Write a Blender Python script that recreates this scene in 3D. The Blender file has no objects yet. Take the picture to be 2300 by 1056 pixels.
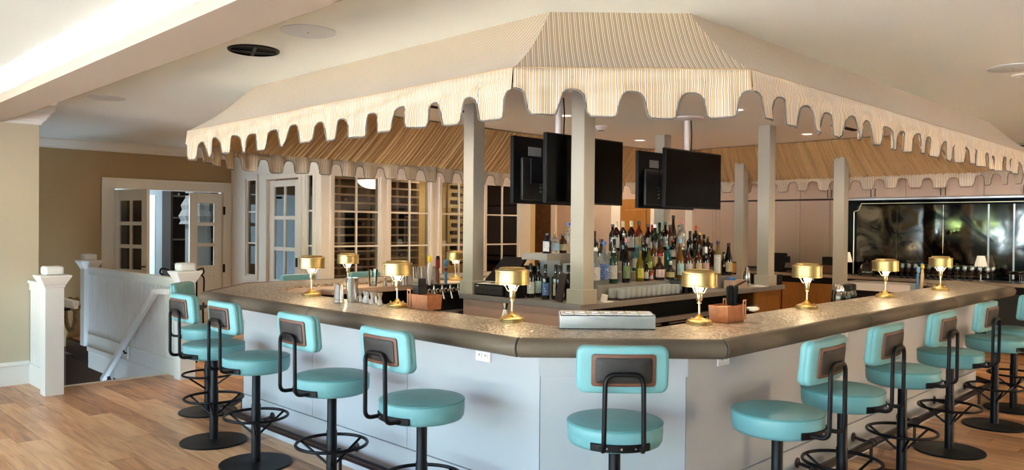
import bpy, bmesh, math, random
from mathutils import Vector, Matrix
random.seed(7)
C = bpy.context.scene.collection
SC = bpy.context.scene
PI = math.pi
R2 = math.sqrt(2)

# ------------------------------------------------------------------ camera, light, exposure
EYE = 1.6
FPX = 1760.0
cam_d = bpy.data.cameras.new('camera')
cam = bpy.data.objects.new('camera', cam_d)
C.objects.link(cam)
cam_d.sensor_fit = 'HORIZONTAL'
cam_d.sensor_width = 36.0
cam_d.lens = 36.0 * FPX / 2300.0
cam_d.clip_start = 0.05
cam_d.clip_end = 200
_pt, _rl = math.radians(-0.585), math.radians(0.5)
_f = Vector((0, math.cos(_pt), math.sin(_pt)))
_u0 = Vector((0, -math.sin(_pt), math.cos(_pt)))
_r0 = Vector((1, 0, 0))
_r = _r0 * math.cos(_rl) + _u0 * math.sin(_rl)
_u = _u0 * math.cos(_rl) - _r0 * math.sin(_rl)
cam.matrix_world = Matrix(((_r.x, _u.x, -_f.x, 0), (_r.y, _u.y, -_f.y, 0), (_r.z, _u.z, -_f.z, EYE), (0, 0, 0, 1)))
SC.camera = cam

SC.view_settings.view_transform = 'Standard'
SC.view_settings.look = 'None'
SC.view_settings.gamma = 1.0
SC.view_settings.use_curve_mapping = False
SC.cycles.transparent_max_bounces = 48
LS = 1 / 12.0       # one scale for every light; the exposure makes up for it
SC.view_settings.exposure = math.log2(11.0)

SKY = 22.0          # daylight
w = bpy.data.worlds.new('daylight')
SC.world = w
w.use_nodes = True
nt = w.node_tree
nt.nodes.clear()
wo = nt.nodes.new('ShaderNodeOutputWorld')
bg = nt.nodes.new('ShaderNodeBackground')
tc = nt.nodes.new('ShaderNodeTexCoord')
sx = nt.nodes.new('ShaderNodeSeparateXYZ')
rp = nt.nodes.new('ShaderNodeValToRGB')
rp.color_ramp.elements[0].position = 0.0
rp.color_ramp.elements[0].color = (0.52, 0.74, 1.0, 1)
rp.color_ramp.elements[1].position = 0.9
rp.color_ramp.elements[1].color = (0.52, 0.68, 1.0, 1)
nt.links.new(tc.outputs['Generated'], sx.inputs[0])
nt.links.new(sx.outputs['Z'], rp.inputs[0])
nt.links.new(rp.outputs[0], bg.inputs['Color'])
bg.inputs['Strength'].default_value = SKY * LS
nt.links.new(bg.outputs[0], wo.inputs['Surface'])


sun_d = bpy.data.lights.new('sun', 'SUN')
sun_d.energy = 500.0 * LS
sun_d.angle = math.radians(0.6)
sun_d.color = (1.0, 0.97, 0.91)
sun = bpy.data.objects.new('sun', sun_d)
C.objects.link(sun)
# the sun stands behind the building, so it lights the pale ground outside and never reaches in
sun.rotation_euler = Vector((-0.26 * math.cos(math.radians(28)), -0.966 * math.cos(math.radians(28)), -math.sin(math.radians(28)))).to_track_quat('-Z', 'Y').to_euler()


def W(p, q, z=0.0):
    """building axes (p along the right side of the bar, q along its left side) to world"""
    return Vector(((p - q) / R2, (p + q) / R2, z))


def area_light(name, loc, rot, sx_, sy_, power, col, portal=False):
    d = bpy.data.lights.new(name, 'AREA')
    d.shape = 'RECTANGLE'
    d.size = sx_
    d.size_y = sy_
    d.energy = power * LS
    d.color = col
    if portal:
        d.cycles.is_portal = True
    o = bpy.data.objects.new(name, d)
    o.location = loc
    o.rotation_euler = rot
    C.objects.link(o)
    return o


# daylight enters through the row of windows behind the camera (the openings guide the sky's light in)
WIN_Q = [7.6, 5.85, 4.1, 2.35, 0.6, -1.15, -2.9, -4.6]
WIN_P = -2.2
WIN_R = [9.6]      # and through one more on the right-hand wall
for p_ in WIN_R:
    area_light('window_daylight', W(p_, -6.02, 1.425), (PI / 2, 0, PI / 4), 1.56, 2.15, 1.0, (1, 1, 1), portal=True)
for i, q in enumerate(WIN_Q):
    area_light('window_daylight', W(WIN_P - 0.02, q, 1.425), (PI / 2, 0, PI / 4 - PI / 2), 1.56, 2.15, 1.0, (1, 1, 1), portal=True)


# ------------------------------------------------------------------ mesh helpers
class MB:
    def __init__(s):
        s.v = []
        s.f = []
        s.uv = {}

    def add(s, vs, fs):
        o = len(s.v)
        s.v.extend([tuple(x) for x in vs])
        s.f.extend([tuple(i + o for i in f) for f in fs])
        return s

    def box(s, x0, x1, y0, y1, z0, z1):
        vs = [(x0, y0, z0), (x1, y0, z0), (x1, y1, z0), (x0, y1, z0), (x0, y0, z1), (x1, y0, z1), (x1, y1, z1), (x0, y1, z1)]
        return s.add(vs, [(0, 3, 2, 1), (4, 5, 6, 7), (0, 1, 5, 4), (1, 2, 6, 5), (2, 3, 7, 6), (3, 0, 4, 7)])

    def cbox(s, c, d, rz=0.0, rx=0.0):
        m = Matrix.Translation(c) @ Matrix.Rotation(rz, 4, 'Z') @ Matrix.Rotation(rx, 4, 'X')
        vs = [m @ Vector((sx * d[0] / 2, sy * d[1] / 2, sz * d[2] / 2)) for sx, sy, sz in
              ((-1, -1, -1), (1, -1, -1), (1, 1, -1), (-1, 1, -1), (-1, -1, 1), (1, -1, 1), (1, 1, 1), (-1, 1, 1))]
        return s.add(vs, [(0, 3, 2, 1), (4, 5, 6, 7), (0, 1, 5, 4), (1, 2, 6, 5), (2, 3, 7, 6), (3, 0, 4, 7)])

    def prism(s, poly, z0, z1):
        n = len(poly)
        vs = [(x, y, z0) for x, y in poly] + [(x, y, z1) for x, y in poly]
        fs = [tuple(reversed(range(n))), tuple(range(n, 2 * n))]
        fs += [(i, (i + 1) % n, n + (i + 1) % n, n + i) for i in range(n)]
        return s.add(vs, fs)

    def loft(s, rings, closed=True, caps=True, wrap=False):
        """rings: list of equal-length point lists"""
        n = len(rings[0])
        vs = [p for r in rings for p in r]
        fs = []
        m = len(rings)
        for i in range(m if wrap else m - 1):
            a, b = i * n, ((i + 1) % m) * n
            for j in range(n if closed else n - 1):
                k = (j + 1) % n
                fs.append((a + j, a + k, b + k, b + j))
        if caps and closed and not wrap:
            fs.append(tuple(reversed(range(n))))
            fs.append(tuple(range((m - 1) * n, m * n)))
        return s.add(vs, fs)

    def tube(s, pts, r, n=8, closed=False):
        pts = [Vector(p) for p in pts]
        m = len(pts)
        tang = []
        for i in range(m):
            if closed:
                t = (pts[(i + 1) % m] - pts[i - 1])
            else:
                t = pts[min(i + 1, m - 1)] - pts[max(i - 1, 0)]
            tang.append(t.normalized())
        up = Vector((0, 0, 1)) if abs(tang[0].z) < 0.9 else Vector((1, 0, 0))
        nrm = (up - tang[0] * up.dot(tang[0])).normalized()
        rings = []
        for i in range(m):
            nrm = (nrm - tang[i] * nrm.dot(tang[i])).normalized()
            bn = tang[i].cross(nrm)
            rr = r[i] if isinstance(r, (list, tuple)) else r
            rings.append([pts[i] + (nrm * math.cos(2 * PI * k / n) + bn * math.sin(2 * PI * k / n)) * rr for k in range(n)])
        return s.loft(rings, True, True, closed)

    def lathe(s, prof, n=24, c=(0, 0, 0), a0=0.0, a1=2 * PI):
        full = abs(a1 - a0 - 2 * PI) < 1e-6
        vs, fs = [], []
        k = n if full else n + 1
        idx = []
        for r, z in prof:
            if r < 1e-6 and full:
                idx.append([len(vs)] * k)
                vs.append((c[0], c[1], c[2] + z))
            else:
                row = []
                for j in range(k):
                    a = a0 + (a1 - a0) * j / n
                    row.append(len(vs))
                    vs.append((c[0] + r * math.cos(a), c[1] + r * math.sin(a), c[2] + z))
                idx.append(row)
        for i in range(len(prof) - 1):
            for j in range(n):
                j2 = (j + 1) % k if full else j + 1
                q = [idx[i][j], idx[i][j2], idx[i + 1][j2], idx[i + 1][j]]
                u = []
                for x in q:
                    if x not in u:
                        u.append(x)
                if len(u) >= 3:
                    fs.append(tuple(u))
        return s.add(vs, fs)

    def xf(s, m):
        s.v = [tuple(m @ Vector(p)) for p in s.v]
        return s


def fillet(pts, r, n=5):
    pts = [Vector(p) for p in pts]
    out = [pts[0]]
    for i in range(1, len(pts) - 1):
        a, b, c = pts[i - 1], pts[i], pts[i + 1]
        d1, d2 = (a - b), (c - b)
        ang = d1.angle(d2)
        if ang > PI - 0.01:
            out.append(b)
            continue
        t = min(r / math.tan(ang / 2), d1.length * 0.49, d2.length * 0.49)
        p1, p2 = b + d1.normalized() * t, b + d2.normalized() * t
        for k in range(n + 1):
            u = k / n
            out.append(p1 * (1 - u) ** 2 + b * 2 * u * (1 - u) + p2 * u * u)
    out.append(pts[-1])
    return out


def mesh(name, mb, mat, smooth=True, ang=35):
    me = bpy.data.meshes.new(name)
    me.from_pydata(mb.v, [], mb.f)
    if mb.uv:
        pass
    bm = bmesh.new()
    bm.from_mesh(me)
    bmesh.ops.recalc_face_normals(bm, faces=bm.faces)
    bm.to_mesh(me)
    bm.free()
    if smooth:
        me.shade_smooth()
        me.set_sharp_from_angle(angle=math.radians(ang))
    if mat:
        me.materials.append(mat)
    return me


def link(name, me, parent=None, loc=None, rz=0.0):
    o = bpy.data.objects.new(name, me)
    C.objects.link(o)
    if parent:
        o.parent = parent
    if loc is not None:
        o.location = loc
    if rz:
        o.rotation_euler = (0, 0, rz)
    return o


def obj(name, mb, mat, parent=None, loc=None, rz=0.0, smooth=True, bevel=0.0, seg=2, ang=35):
    o = link(name, mesh(name, mb, mat, smooth, ang), parent, loc, rz)
    if bevel:
        b = o.modifiers.new('bevel', 'BEVEL')
        b.width = bevel
        b.segments = seg
        b.limit_method = 'ANGLE'
        b.angle_limit = math.radians(40)
    return o


def tag(o, label, cat, group=None):
    o['label'] = label
    o['category'] = cat
    if group:
        o['group'] = group
    return o


def thing(name, label, cat, loc=(0, 0, 0), rz=0.0, group=None):
    o = bpy.data.objects.new(name, None)
    o.empty_display_size = 0.1
    C.objects.link(o)
    o.location = loc
    o.rotation_euler = (0, 0, rz)
    return tag(o, label, cat, group)


def struct(name, mb, mat, frame45=True, parent=None, bevel=0.0, smooth=False):
    o = obj(name, mb, mat, parent, bevel=bevel, smooth=smooth)
    if frame45 and parent is None:
        o.rotation_euler = (0, 0, PI / 4)
    if parent is None:
        o['kind'] = 'structure'
    return o


def dup(root, loc, rz, label=None, group=None):
    r = root.copy()
    C.objects.link(r)
    r.location = loc
    r.rotation_euler = (0, 0, rz)
    if label:
        r['label'] = label
    if group:
        r['group'] = group
    for ch in list(root.children):
        c = ch.copy()
        C.objects.link(c)
        c.parent = r
        for g in list(ch.children):
            d = g.copy()
            C.objects.link(d)
            d.parent = c
    return r


Q45 = PI / 4

# ------------------------------------------------------------------ materials


def lin(h):
    h = h.lstrip('#')
    out = []
    for i in (0, 2, 4):
        c = int(h[i:i + 2], 16) / 255
        out.append(c / 12.92 if c <= 0.04045 else ((c + 0.055) / 1.055) ** 2.4)
    return (*out, 1)


def M(name, col, rough=0.5, metal=0.0, noise=0.0, nscale=8.0, bump=0.0, bscale=60.0, coat=0.0, trans=0.0, ior=1.45, emit=None, estr=0.0, sheen=0.0, spec=0.5, stretch=None):
    m = bpy.data.materials.new(name)
    m.use_nodes = True
    n = m.node_tree
    b = n.nodes['Principled BSDF']
    c = lin(col) if isinstance(col, str) else (*col[:3], 1)
    b.inputs['Base Color'].default_value = c
    b.inputs['Roughness'].default_value = rough
    b.inputs['Metallic'].default_value = metal
    b.inputs['Coat Weight'].default_value = coat
    b.inputs['Transmission Weight'].default_value = trans
    b.inputs['IOR'].default_value = ior
    b.inputs['Specular IOR Level'].default_value = spec
    b.inputs['Sheen Weight'].default_value = sheen
    if emit:
        b.inputs['Emission Color'].default_value = lin(emit) if isinstance(emit, str) else (*emit[:3], 1)
        b.inputs['Emission Strength'].default_value = estr * LS
    if noise or bump:
        t = n.nodes.new('ShaderNodeTexCoord')
        src = t.outputs['Object']
        if stretch:
            mp = n.nodes.new('ShaderNodeMapping')
            mp.inputs['Scale'].default_value = stretch
            n.links.new(src, mp.inputs[0])
            src = mp.outputs[0]
    if noise:
        nz = n.nodes.new('ShaderNodeTexNoise')
        nz.inputs['Scale'].default_value = nscale
        nz.inputs['Detail'].default_value = 4
        n.links.new(src, nz.inputs['Vector'])
        mx = n.nodes.new('ShaderNodeMix')
        mx.data_type = 'RGBA'
        mx.inputs[6].default_value = tuple(x * (1 - noise) for x in c[:3]) + (1,)
        mx.inputs[7].default_value = tuple(min(1, x * (1 + noise)) for x in c[:3]) + (1,)
        n.links.new(nz.outputs['Fac'], mx.inputs[0])
        n.links.new(mx.outputs[2], b.inputs['Base Color'])
    if bump:
        n2 = n.nodes.new('ShaderNodeTexNoise')
        n2.inputs['Scale'].default_value = bscale
        n2.inputs['Detail'].default_value = 3
        n.links.new(src, n2.inputs['Vector'])
        bp = n.nodes.new('ShaderNodeBump')
        bp.inputs['Strength'].default_value = bump
        bp.inputs['Distance'].default_value = 0.004
        n.links.new(n2.outputs['Fac'], bp.inputs['Height'])
        n.links.new(bp.outputs[0], b.inputs['Normal'])
    return m


def nodes(m):
    n = m.node_tree
    return n, n.nodes, n.links, n.nodes['Principled BSDF']


m_ceiling = M('ceiling_paint', '#EAEADF', 0.9, noise=0.02, nscale=3)
m_white = M('white_trim_paint', '#F3F0EB', 0.45, noise=0.02, nscale=5)
m_cream = M('cream_trim_paint', '#EEE3D2', 0.5, noise=0.02, nscale=5)
m_wall = M('beige_wall_paint', '#CFC2A8', 0.85, noise=0.03, nscale=2)
m_wall_shaded = M('wall_paint_shaded', '#B39468', 0.85, noise=0.04, nscale=2)  # the same wall paint, with the far wall's shade put into its colour
m_soffit = M('soffit_paint', '#BCAB97', 0.85, noise=0.02, nscale=2)
m_pink = M('blush_cabinet_paint', '#C2A894', 0.5, noise=0.03, nscale=3)
m_barpaint = M('bar_front_paint', '#B9BABF', 0.55, noise=0.03, nscale=4)
m_column = M('column_paint', '#ADA698', 0.6, noise=0.03, nscale=4)
m_nose = M('olive_brown_leather', '#66594A', 0.52, noise=0.08, nscale=12, bump=0.15, bscale=220)
m_vinyl = M('turquoise_leather', '#72A8AC', 0.42, noise=0.16, nscale=9, bump=0.08, bscale=90)
m_vinyl_dark = M('turquoise_welt', '#5B9A9B', 0.5)
m_iron = M('black_iron', '#1B191A', 0.42, metal=0.6, bump=0.05, bscale=200)
m_rail = M('bronze_pipe', '#3B3030', 0.35, metal=0.7, noise=0.15, nscale=15)
m_walnut = M('walnut', '#6B4534', 0.45, noise=0.35, nscale=9, stretch=(2, 14, 14))
m_black = M('black_plastic', '#0D0D0F', 0.5, spec=0.3)
m_blackgloss = M('black_gloss', '#040405', 0.25, spec=0.12)
m_charcoal = M('charcoal_panel', '#2B2826', 0.5)
m_brass = M('brass', (0.52, 0.39, 0.17), 0.42, metal=1.0, noise=0.25, nscale=8, bump=0.05, bscale=14, stretch=(16, 16, 1))
m_brasslight = M('pale_brass', (0.78, 0.64, 0.38), 0.3, metal=1.0)
m_bulb = M('lamp_bulb', '#FFF2D8', 0.3, emit=(1.0, 0.80, 0.50), estr=170)
m_steel = M('stainless_steel', (0.72, 0.72, 0.72), 0.22, metal=1.0, noise=0.05, nscale=20)
m_steelmat = M('brushed_steel', (0.60, 0.60, 0.61), 0.38, metal=1.0, noise=0.18, nscale=6)
m_zinc = M('zinc_edge', '#A29D98', 0.4, metal=0.55, noise=0.15, nscale=8)
m_copper = M('copper', (0.46, 0.20, 0.10), 0.38, metal=0.85, noise=0.4, nscale=22)
m_plastic = M('white_plastic', '#E9E2E0', 0.4)
m_paper = M('paper', '#EFEAE2', 0.8)
m_rope = M('rope', '#8D7350', 0.9, noise=0.3, nscale=60)
m_darkwood = M('dark_wood', '#34221A', 0.5, noise=0.3, nscale=6, stretch=(12, 12, 2))
m_rack = M('wine_rack_wood', '#5E4A3C', 0.55, noise=0.2, nscale=10)
m_shelfrail = M('wine_rack_rail', '#9A8472', 0.5, noise=0.15, nscale=10)
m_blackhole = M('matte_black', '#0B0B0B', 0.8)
m_mural = M('brown_leaf_wallcovering', '#6A4A30', 0.6, noise=0.55, nscale=14)
m_amber = M('lamplit_amber_wood', '#A06A2C', 0.4, noise=0.3, nscale=5, stretch=(6, 6, 1))  # amber lamplight on the door and cabinets put into the wood colour
m_shade = M('white_lampshade', '#F3E9D6', 0.8, emit=(1.0, 0.85, 0.62), estr=0.5)
m_bowl = M('glowing_glass_bowl', '#FFF0D0', 0.4, emit=(1.0, 0.82, 0.52), estr=5.0)
m_can = M('downlight_lens', '#FFF4E0', 0.4, emit=(1.0, 0.80, 0.55), estr=14.0)
m_yellowwall = M('warm_plaster', '#D8C088', 0.8, noise=0.04, nscale=3)
m_hallwhite = M('hall_paint', '#DDE7EA', 0.6)
m_grey = M('grey_paint', '#7C7A78', 0.7)
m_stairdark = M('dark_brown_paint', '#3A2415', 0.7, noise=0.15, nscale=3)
m_mat_rubber = M('brown_bar_mat', '#3D2A22', 0.8, bump=0.3, bscale=200)
m_leaf = M('leaf_green', '#4A6638', 0.7, noise=0.5, nscale=2.5)
m_bounce_ground = M('pale_bounce_ground', '#CBC8C4', 0.9, noise=0.3, nscale=1.0)  # ground made pale to bounce daylight up to the ceilings
m_shadecloth = M('window_shade_cloth', '#C2A884', 0.9, noise=0.1, nscale=10)


def glass_pane(name, tint=(1, 1, 1), refl=1.0):
    """thin flat glass: lets light straight through and mirrors at its true Fresnel rate"""
    m = bpy.data.materials.new(name)
    m.use_nodes = True
    n = m.node_tree
    n.nodes.clear()
    out = n.nodes.new('ShaderNodeOutputMaterial')
    t = n.nodes.new('ShaderNodeBsdfTransparent')
    t.inputs[0].default_value = (*tint, 1)
    g = n.nodes.new('ShaderNodeBsdfGlossy')
    g.inputs['Roughness'].default_value = 0.02
    fr = n.nodes.new('ShaderNodeFresnel')
    fr.inputs['IOR'].default_value = 1.5
    mul = n.nodes.new('ShaderNodeMath')
    mul.operation = 'MULTIPLY'
    mul.inputs[1].default_value = refl
    n.links.new(fr.outputs[0], mul.inputs[0])
    mx = n.nodes.new('ShaderNodeMixShader')
    n.links.new(mul.outputs[0], mx.inputs[0])
    n.links.new(t.outputs[0], mx.inputs[1])
    n.links.new(g.outputs[0], mx.inputs[2])
    n.links.new(mx.outputs[0], out.inputs[0])
    return m


m_pane = glass_pane('window_glass', (0.97, 0.98, 0.98), 1.6)
m_clear = glass_pane('clear_glass', (0.93, 0.95, 0.96), 2.2)

# floor boards: each board takes its own tone
m_plank = bpy.data.materials.new('oak_floor_board')
m_plank.use_nodes = True
n, N, L, B = nodes(m_plank)
tcn = N.new('ShaderNodeTexCoord')
oi = N.new('ShaderNodeObjectInfo')
geo = N.new('ShaderNodeNewGeometry')
addr = N.new('ShaderNodeMath')
addr.operation = 'ADD'
L.new(oi.outputs['Random'], addr.inputs[0])
L.new(geo.outputs['Random Per Island'], addr.inputs[1])
frac = N.new('ShaderNodeMath')
frac.operation = 'FRACT'
L.new(addr.outputs[0], frac.inputs[0])
off = N.new('ShaderNodeVectorMath')
off.operation = 'MULTIPLY_ADD'
comb = N.new('ShaderNodeCombineXYZ')
for i_ in range(3):
    L.new(frac.outputs[0], comb.inputs[i_])
off.inputs[1].default_value = (37, 91, 17)
L.new(comb.outputs[0], off.inputs[0])
L.new(tcn.outputs['Object'], off.inputs[2])
mp = N.new('ShaderNodeMapping')
mp.inputs['Scale'].default_value = (9.0, 0.9, 9.0)
L.new(off.outputs[0], mp.inputs[0])
nz = N.new('ShaderNodeTexNoise')
nz.inputs['Scale'].default_value = 1.6
nz.inputs['Detail'].default_value = 6
nz.inputs['Distortion'].default_value = 1.2
L.new(mp.outputs[0], nz.inputs['Vector'])
mp2 = N.new('ShaderNodeMapping')
mp2.inputs['Scale'].default_value = (60.0, 2.2, 60.0)
L.new(off.outputs[0], mp2.inputs[0])
nz2 = N.new('ShaderNodeTexNoise')
nz2.inputs['Scale'].default_value = 2.0
nz2.inputs['Detail'].default_value = 3
L.new(mp2.outputs[0], nz2.inputs['Vector'])
ramp = N.new('ShaderNodeValToRGB')
cr = ramp.color_ramp
cr.elements[0].position = 0.30
cr.elements[0].color = lin('#8A5E3E')
cr.elements[1].position = 0.72
cr.elements[1].color = lin('#EAB886')
e_ = cr.elements.new(0.48)
e_.color = lin('#C68D60')
mixv = N.new('ShaderNodeMath')
mixv.operation = 'MULTIPLY_ADD'
mixv.inputs[1].default_value = 0.30
L.new(nz2.outputs['Fac'], mixv.inputs[0])
sc_ = N.new('ShaderNodeMath')
sc_.operation = 'MULTIPLY_ADD'
sc_.inputs[1].default_value = 0.62
L.new(nz.outputs['Fac'], sc_.inputs[0])
tone = N.new('ShaderNodeMath')
tone.operation = 'MULTIPLY_ADD'
tone.inputs[1].default_value = 0.32
tone.inputs[2].default_value = -0.08
L.new(frac.outputs[0], tone.inputs[0])
L.new(tone.outputs[0], sc_.inputs[2])
L.new(sc_.outputs[0], mixv.inputs[2])
L.new(mixv.outputs[0], ramp.inputs[0])
L.new(ramp.outputs[0], B.inputs['Base Color'])
B.inputs['Roughness'].default_value = 0.33
bmp = N.new('ShaderNodeBump')
bmp.inputs['Strength'].default_value = 0.12
bmp.inputs['Distance'].default_value = 0.003
L.new(nz2.outputs['Fac'], bmp.inputs['Height'])
L.new(bmp.outputs[0], B.inputs['Normal'])

# hammered pewter bar top
m_pewter = bpy.data.materials.new('hammered_pewter')
m_pewter.use_nodes = True
n, N, L, B = nodes(m_pewter)
tcn = N.new('ShaderNodeTexCoord')
vo = N.new('ShaderNodeTexNoise')
vo.inputs['Scale'].default_value = 38
vo.inputs['Detail'].default_value = 2.0
vo.inputs['Distortion'].default_value = 1.5
L.new(tcn.outputs['Object'], vo.inputs['Vector'])
vo2 = N.new('ShaderNodeTexVoronoi')
vo2.inputs['Scale'].default_value = 55
L.new(tcn.outputs['Object'], vo2.inputs['Vector'])
ad = N.new('ShaderNodeMath')
ad.operation = 'ADD'
L.new(vo.outputs['Fac'], ad.inputs[0])
L.new(vo2.outputs['Distance'], ad.inputs[1])
bmp = N.new('ShaderNodeBump')
bmp.inputs['Strength'].default_value = 0.9
bmp.inputs['Distance'].default_value = 0.012
L.new(ad.outputs[0], bmp.inputs['Height'])
L.new(bmp.outputs[0], B.inputs['Normal'])
rmp = N.new('ShaderNodeValToRGB')
rmp.color_ramp.elements[0].position = 0.35
rmp.color_ramp.elements[0].color = lin('#7C6F62')
rmp.color_ramp.elements[1].position = 0.65
rmp.color_ramp.elements[1].color = lin('#D5C9B8')
L.new(vo.outputs['Fac'], rmp.inputs[0])
L.new(rmp.outputs[0], B.inputs['Base Color'])
B.inputs['Metallic'].default_value = 0.6
B.inputs['Roughness'].default_value = 0.30


def stripes(name, base, pale, dark, rough=0.75, sheen=0.2):
    m = bpy.data.materials.new(name)
    m.use_nodes = True
    n, N, L, B = nodes(m)
    uv = N.new('ShaderNodeUVMap')
    uv.uv_map = 'UVMap'
    sp = N.new('ShaderNodeSeparateXYZ')
    L.new(uv.outputs[0], sp.inputs[0])
    mu = N.new('ShaderNodeMath')
    mu.operation = 'MULTIPLY'
    mu.inputs[1].default_value = 1 / 0.0285
    L.new(sp.outputs['X'], mu.inputs[0])
    fr = N.new('ShaderNodeMath')
    fr.operation = 'FRACT'
    L.new(mu.outputs[0], fr.inputs[0])
    r = N.new('ShaderNodeValToRGB')
    r.color_ramp.interpolation = 'CONSTANT'
    e = r.color_ramp.elements
    e[0].position = 0.0
    e[0].color = lin(base)
    e[1].position = 0.30
    e[1].color = lin(pale)
    for pos, c in ((0.42, base), (0.48, dark), (0.60, pale), (0.70, base)):
        x = e.new(pos)
        x.color = lin(c)
    L.new(fr.outputs[0], r.inputs[0])
    L.new(r.outputs[0], B.inputs['Base Color'])
    B.inputs['Roughness'].default_value = rough
    B.inputs['Sheen Weight'].default_value = sheen
    return m


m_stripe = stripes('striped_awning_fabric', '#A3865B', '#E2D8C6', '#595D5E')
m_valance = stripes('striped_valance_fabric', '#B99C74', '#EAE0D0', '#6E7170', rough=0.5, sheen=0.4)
m_piping = M('grey_piping', '#6E6862', 0.7)
m_pleat = M('pleated_tan_lining', '#B3905E', 0.85, noise=0.08, nscale=20, sheen=0.2)

# antique smoked mirror
m_mirror = bpy.data.materials.new('smoked_antique_mirror')
m_mirror.use_nodes = True
n, N, L, B = nodes(m_mirror)
tcn = N.new('ShaderNodeTexCoord')
nz = N.new('ShaderNodeTexNoise')
nz.inputs['Scale'].default_value = 2.2
nz.inputs['Detail'].default_value = 8
nz.inputs['Distortion'].default_value = 2.0
L.new(tcn.outputs['Object'], nz.inputs['Vector'])
r1 = N.new('ShaderNodeValToRGB')
r1.color_ramp.elements[0].position = 0.38
r1.color_ramp.elements[0].color = (0.02, 0.018, 0.016, 1)
r1.color_ramp.elements[1].position = 0.62
r1.color_ramp.elements[1].color = (0.18, 0.155, 0.12, 1)
L.new(nz.outputs['Fac'], r1.inputs[0])
L.new(r1.outputs[0], B.inputs['Base Color'])
r2_ = N.new('ShaderNodeMapRange')
r2_.inputs['From Min'].default_value = 0.4
r2_.inputs['From Max'].default_value = 0.7
r2_.inputs['To Min'].default_value = 0.10
r2_.inputs['To Max'].default_value = 0.02
L.new(nz.outputs['Fac'], r2_.inputs['Value'])
L.new(r2_.outputs[0], B.inputs['Roughness'])
B.inputs['Metallic'].default_value = 1.0


def label_mat(name, col, ink='#6B6560', scale=26.0, amt=0.55):
    """printed paper: rows of small print"""
    m = M(name, col, 0.6)
    n, N, L, B = nodes(m)
    tcn = N.new('ShaderNodeTexCoord')
    mp = N.new('ShaderNodeMapping')
    mp.inputs['Scale'].default_value = (40, 40, 130)
    L.new(tcn.outputs['Object'], mp.inputs[0])
    nz = N.new('ShaderNodeTexNoise')
    nz.inputs['Scale'].default_value = 1.6
    nz.inputs['Detail'].default_value = 1
    L.new(mp.outputs[0], nz.inputs['Vector'])
    r = N.new('ShaderNodeValToRGB')
    r.color_ramp.elements[0].position = amt + 0.05
    r.color_ramp.elements[0].color = lin(col)
    r.color_ramp.elements[1].position = amt + 0.12
    r.color_ramp.elements[1].color = lin(ink)
    L.new(nz.outputs['Fac'], r.inputs[0])
    L.new(r.outputs[0], B.inputs['Base Color'])
    return m


def uv_mesh(name, verts, faces, uvs, mat, smooth=True):
    me = bpy.data.meshes.new(name)
    me.from_pydata(verts, [], faces)
    ul = me.uv_layers.new(name='UVMap')
    for poly in me.polygons:
        for li in poly.loop_indices:
            ul.data[li].uv = uvs[me.loops[li].vertex_index]
    if smooth:
        me.shade_smooth()
    me.materials.append(mat)
    return me


def offset_poly(poly, d):
    """shift every edge of a counter-clockwise polygon inwards by d"""
    n = len(poly)
    lines = []
    for i in range(n):
        a, b = Vector(poly[i]), Vector(poly[(i + 1) % n])
        t = (b - a).normalized()
        nr = Vector((-t.y, t.x))
        lines.append((a + nr * d, t))
    out = []
    for i in range(n):
        p1, d1 = lines[i - 1]
        p2, d2 = lines[i]
        den = d1.x * d2.y - d1.y * d2.x
        s = ((p2.x - p1.x) * d2.y - (p2.y - p1.y) * d2.x) / den
        out.append(p1 + d1 * s)
    return out

# ================================================================== THE SETTING
CEIL = 2.77
OUT = (4.35, 9.05)
OPEN_P0, OPEN_P1, OPEN_Q = 2.2, 3.34, 8.485     # stair opening

fl = MB()
fl.box(-2.4, OPEN_P0, -6.2, 15.5, -0.2, -0.012)
fl.box(OPEN_P1, 17.5, -6.2, 15.5, -0.2, -0.012)
fl.box(OPEN_P0, OPEN_P1, -6.2, OPEN_Q, -0.2, -0.012)
floor = struct('floor', fl, m_darkwood)


def project(v):
    d = Vector(v) - Vector((0, 0, EYE))
    k = d.dot(_f)
    if k < 0.3:
        return None
    return 1150 + FPX * d.dot(_r) / k, 528 - FPX * d.dot(_u) / k, k


# oak boards run along q; the boards the photograph shows are single parts, the rest one mass
PW = 0.16
shown, rest = [], MB()
rnd = random.Random(11)
row = 0
p = -2.2
while p < 15.5:
    q = -6.0 - rnd.random() * 1.5
    while q < 12.1:
        ln = rnd.choice((0.9, 1.3, 1.7, 2.1))
        a, b = max(q, -6.0), min(q + ln, 12.1)
        if p + PW > OPEN_P0 and p < OPEN_P1:
            b = min(b, OPEN_Q)
        if b - a > 0.05:
            pts = [project(W(p + PW / 2, a + (b - a) * k / 4, 0)) for k in range(5)]
            inb = (2.95 < p < 9.2 and a > 2.2 and b < 6.4)
            vis = [t for t in pts if t and -60 < t[0] < 2360 and t[1] < 1130]
            if vis and not inb and b - a == ln:
                c = W(p + PW / 2, (a + b) / 2, 0)
                blocked = project(c)
                shown.append((vis[0][2], p, a, ln))
            else:
                rest.box(p + 0.001, p + PW - 0.001, a + 0.001, b - 0.001, -0.012, 0)
        q += ln
    p += PW
    row += 1
shown.sort()
pm = {}
for k, (d, p, a, ln) in enumerate(shown):
    if k >= 290:
        rest.box(p + 0.001, p + PW - 0.001, a + 0.001, a + ln - 0.001, -0.012, 0)
        continue
    if ln not in pm:
        mb = MB().box(0.0012, PW - 0.0012, 0.0012, ln - 0.0012, -0.012, 0)
        pm[ln] = mesh('floor_plank', mb, m_plank, False)
    o = link('floor_plank', pm[ln], floor, (p, a, 0))
o = obj('floor_planks_beyond', rest, m_plank, floor, smooth=False)
o['kind'] = 'stuff'

struct('ceiling', MB().box(-2.4, 17.5, -6.2, 15.5, CEIL, CEIL + 0.1), m_ceiling)
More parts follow.
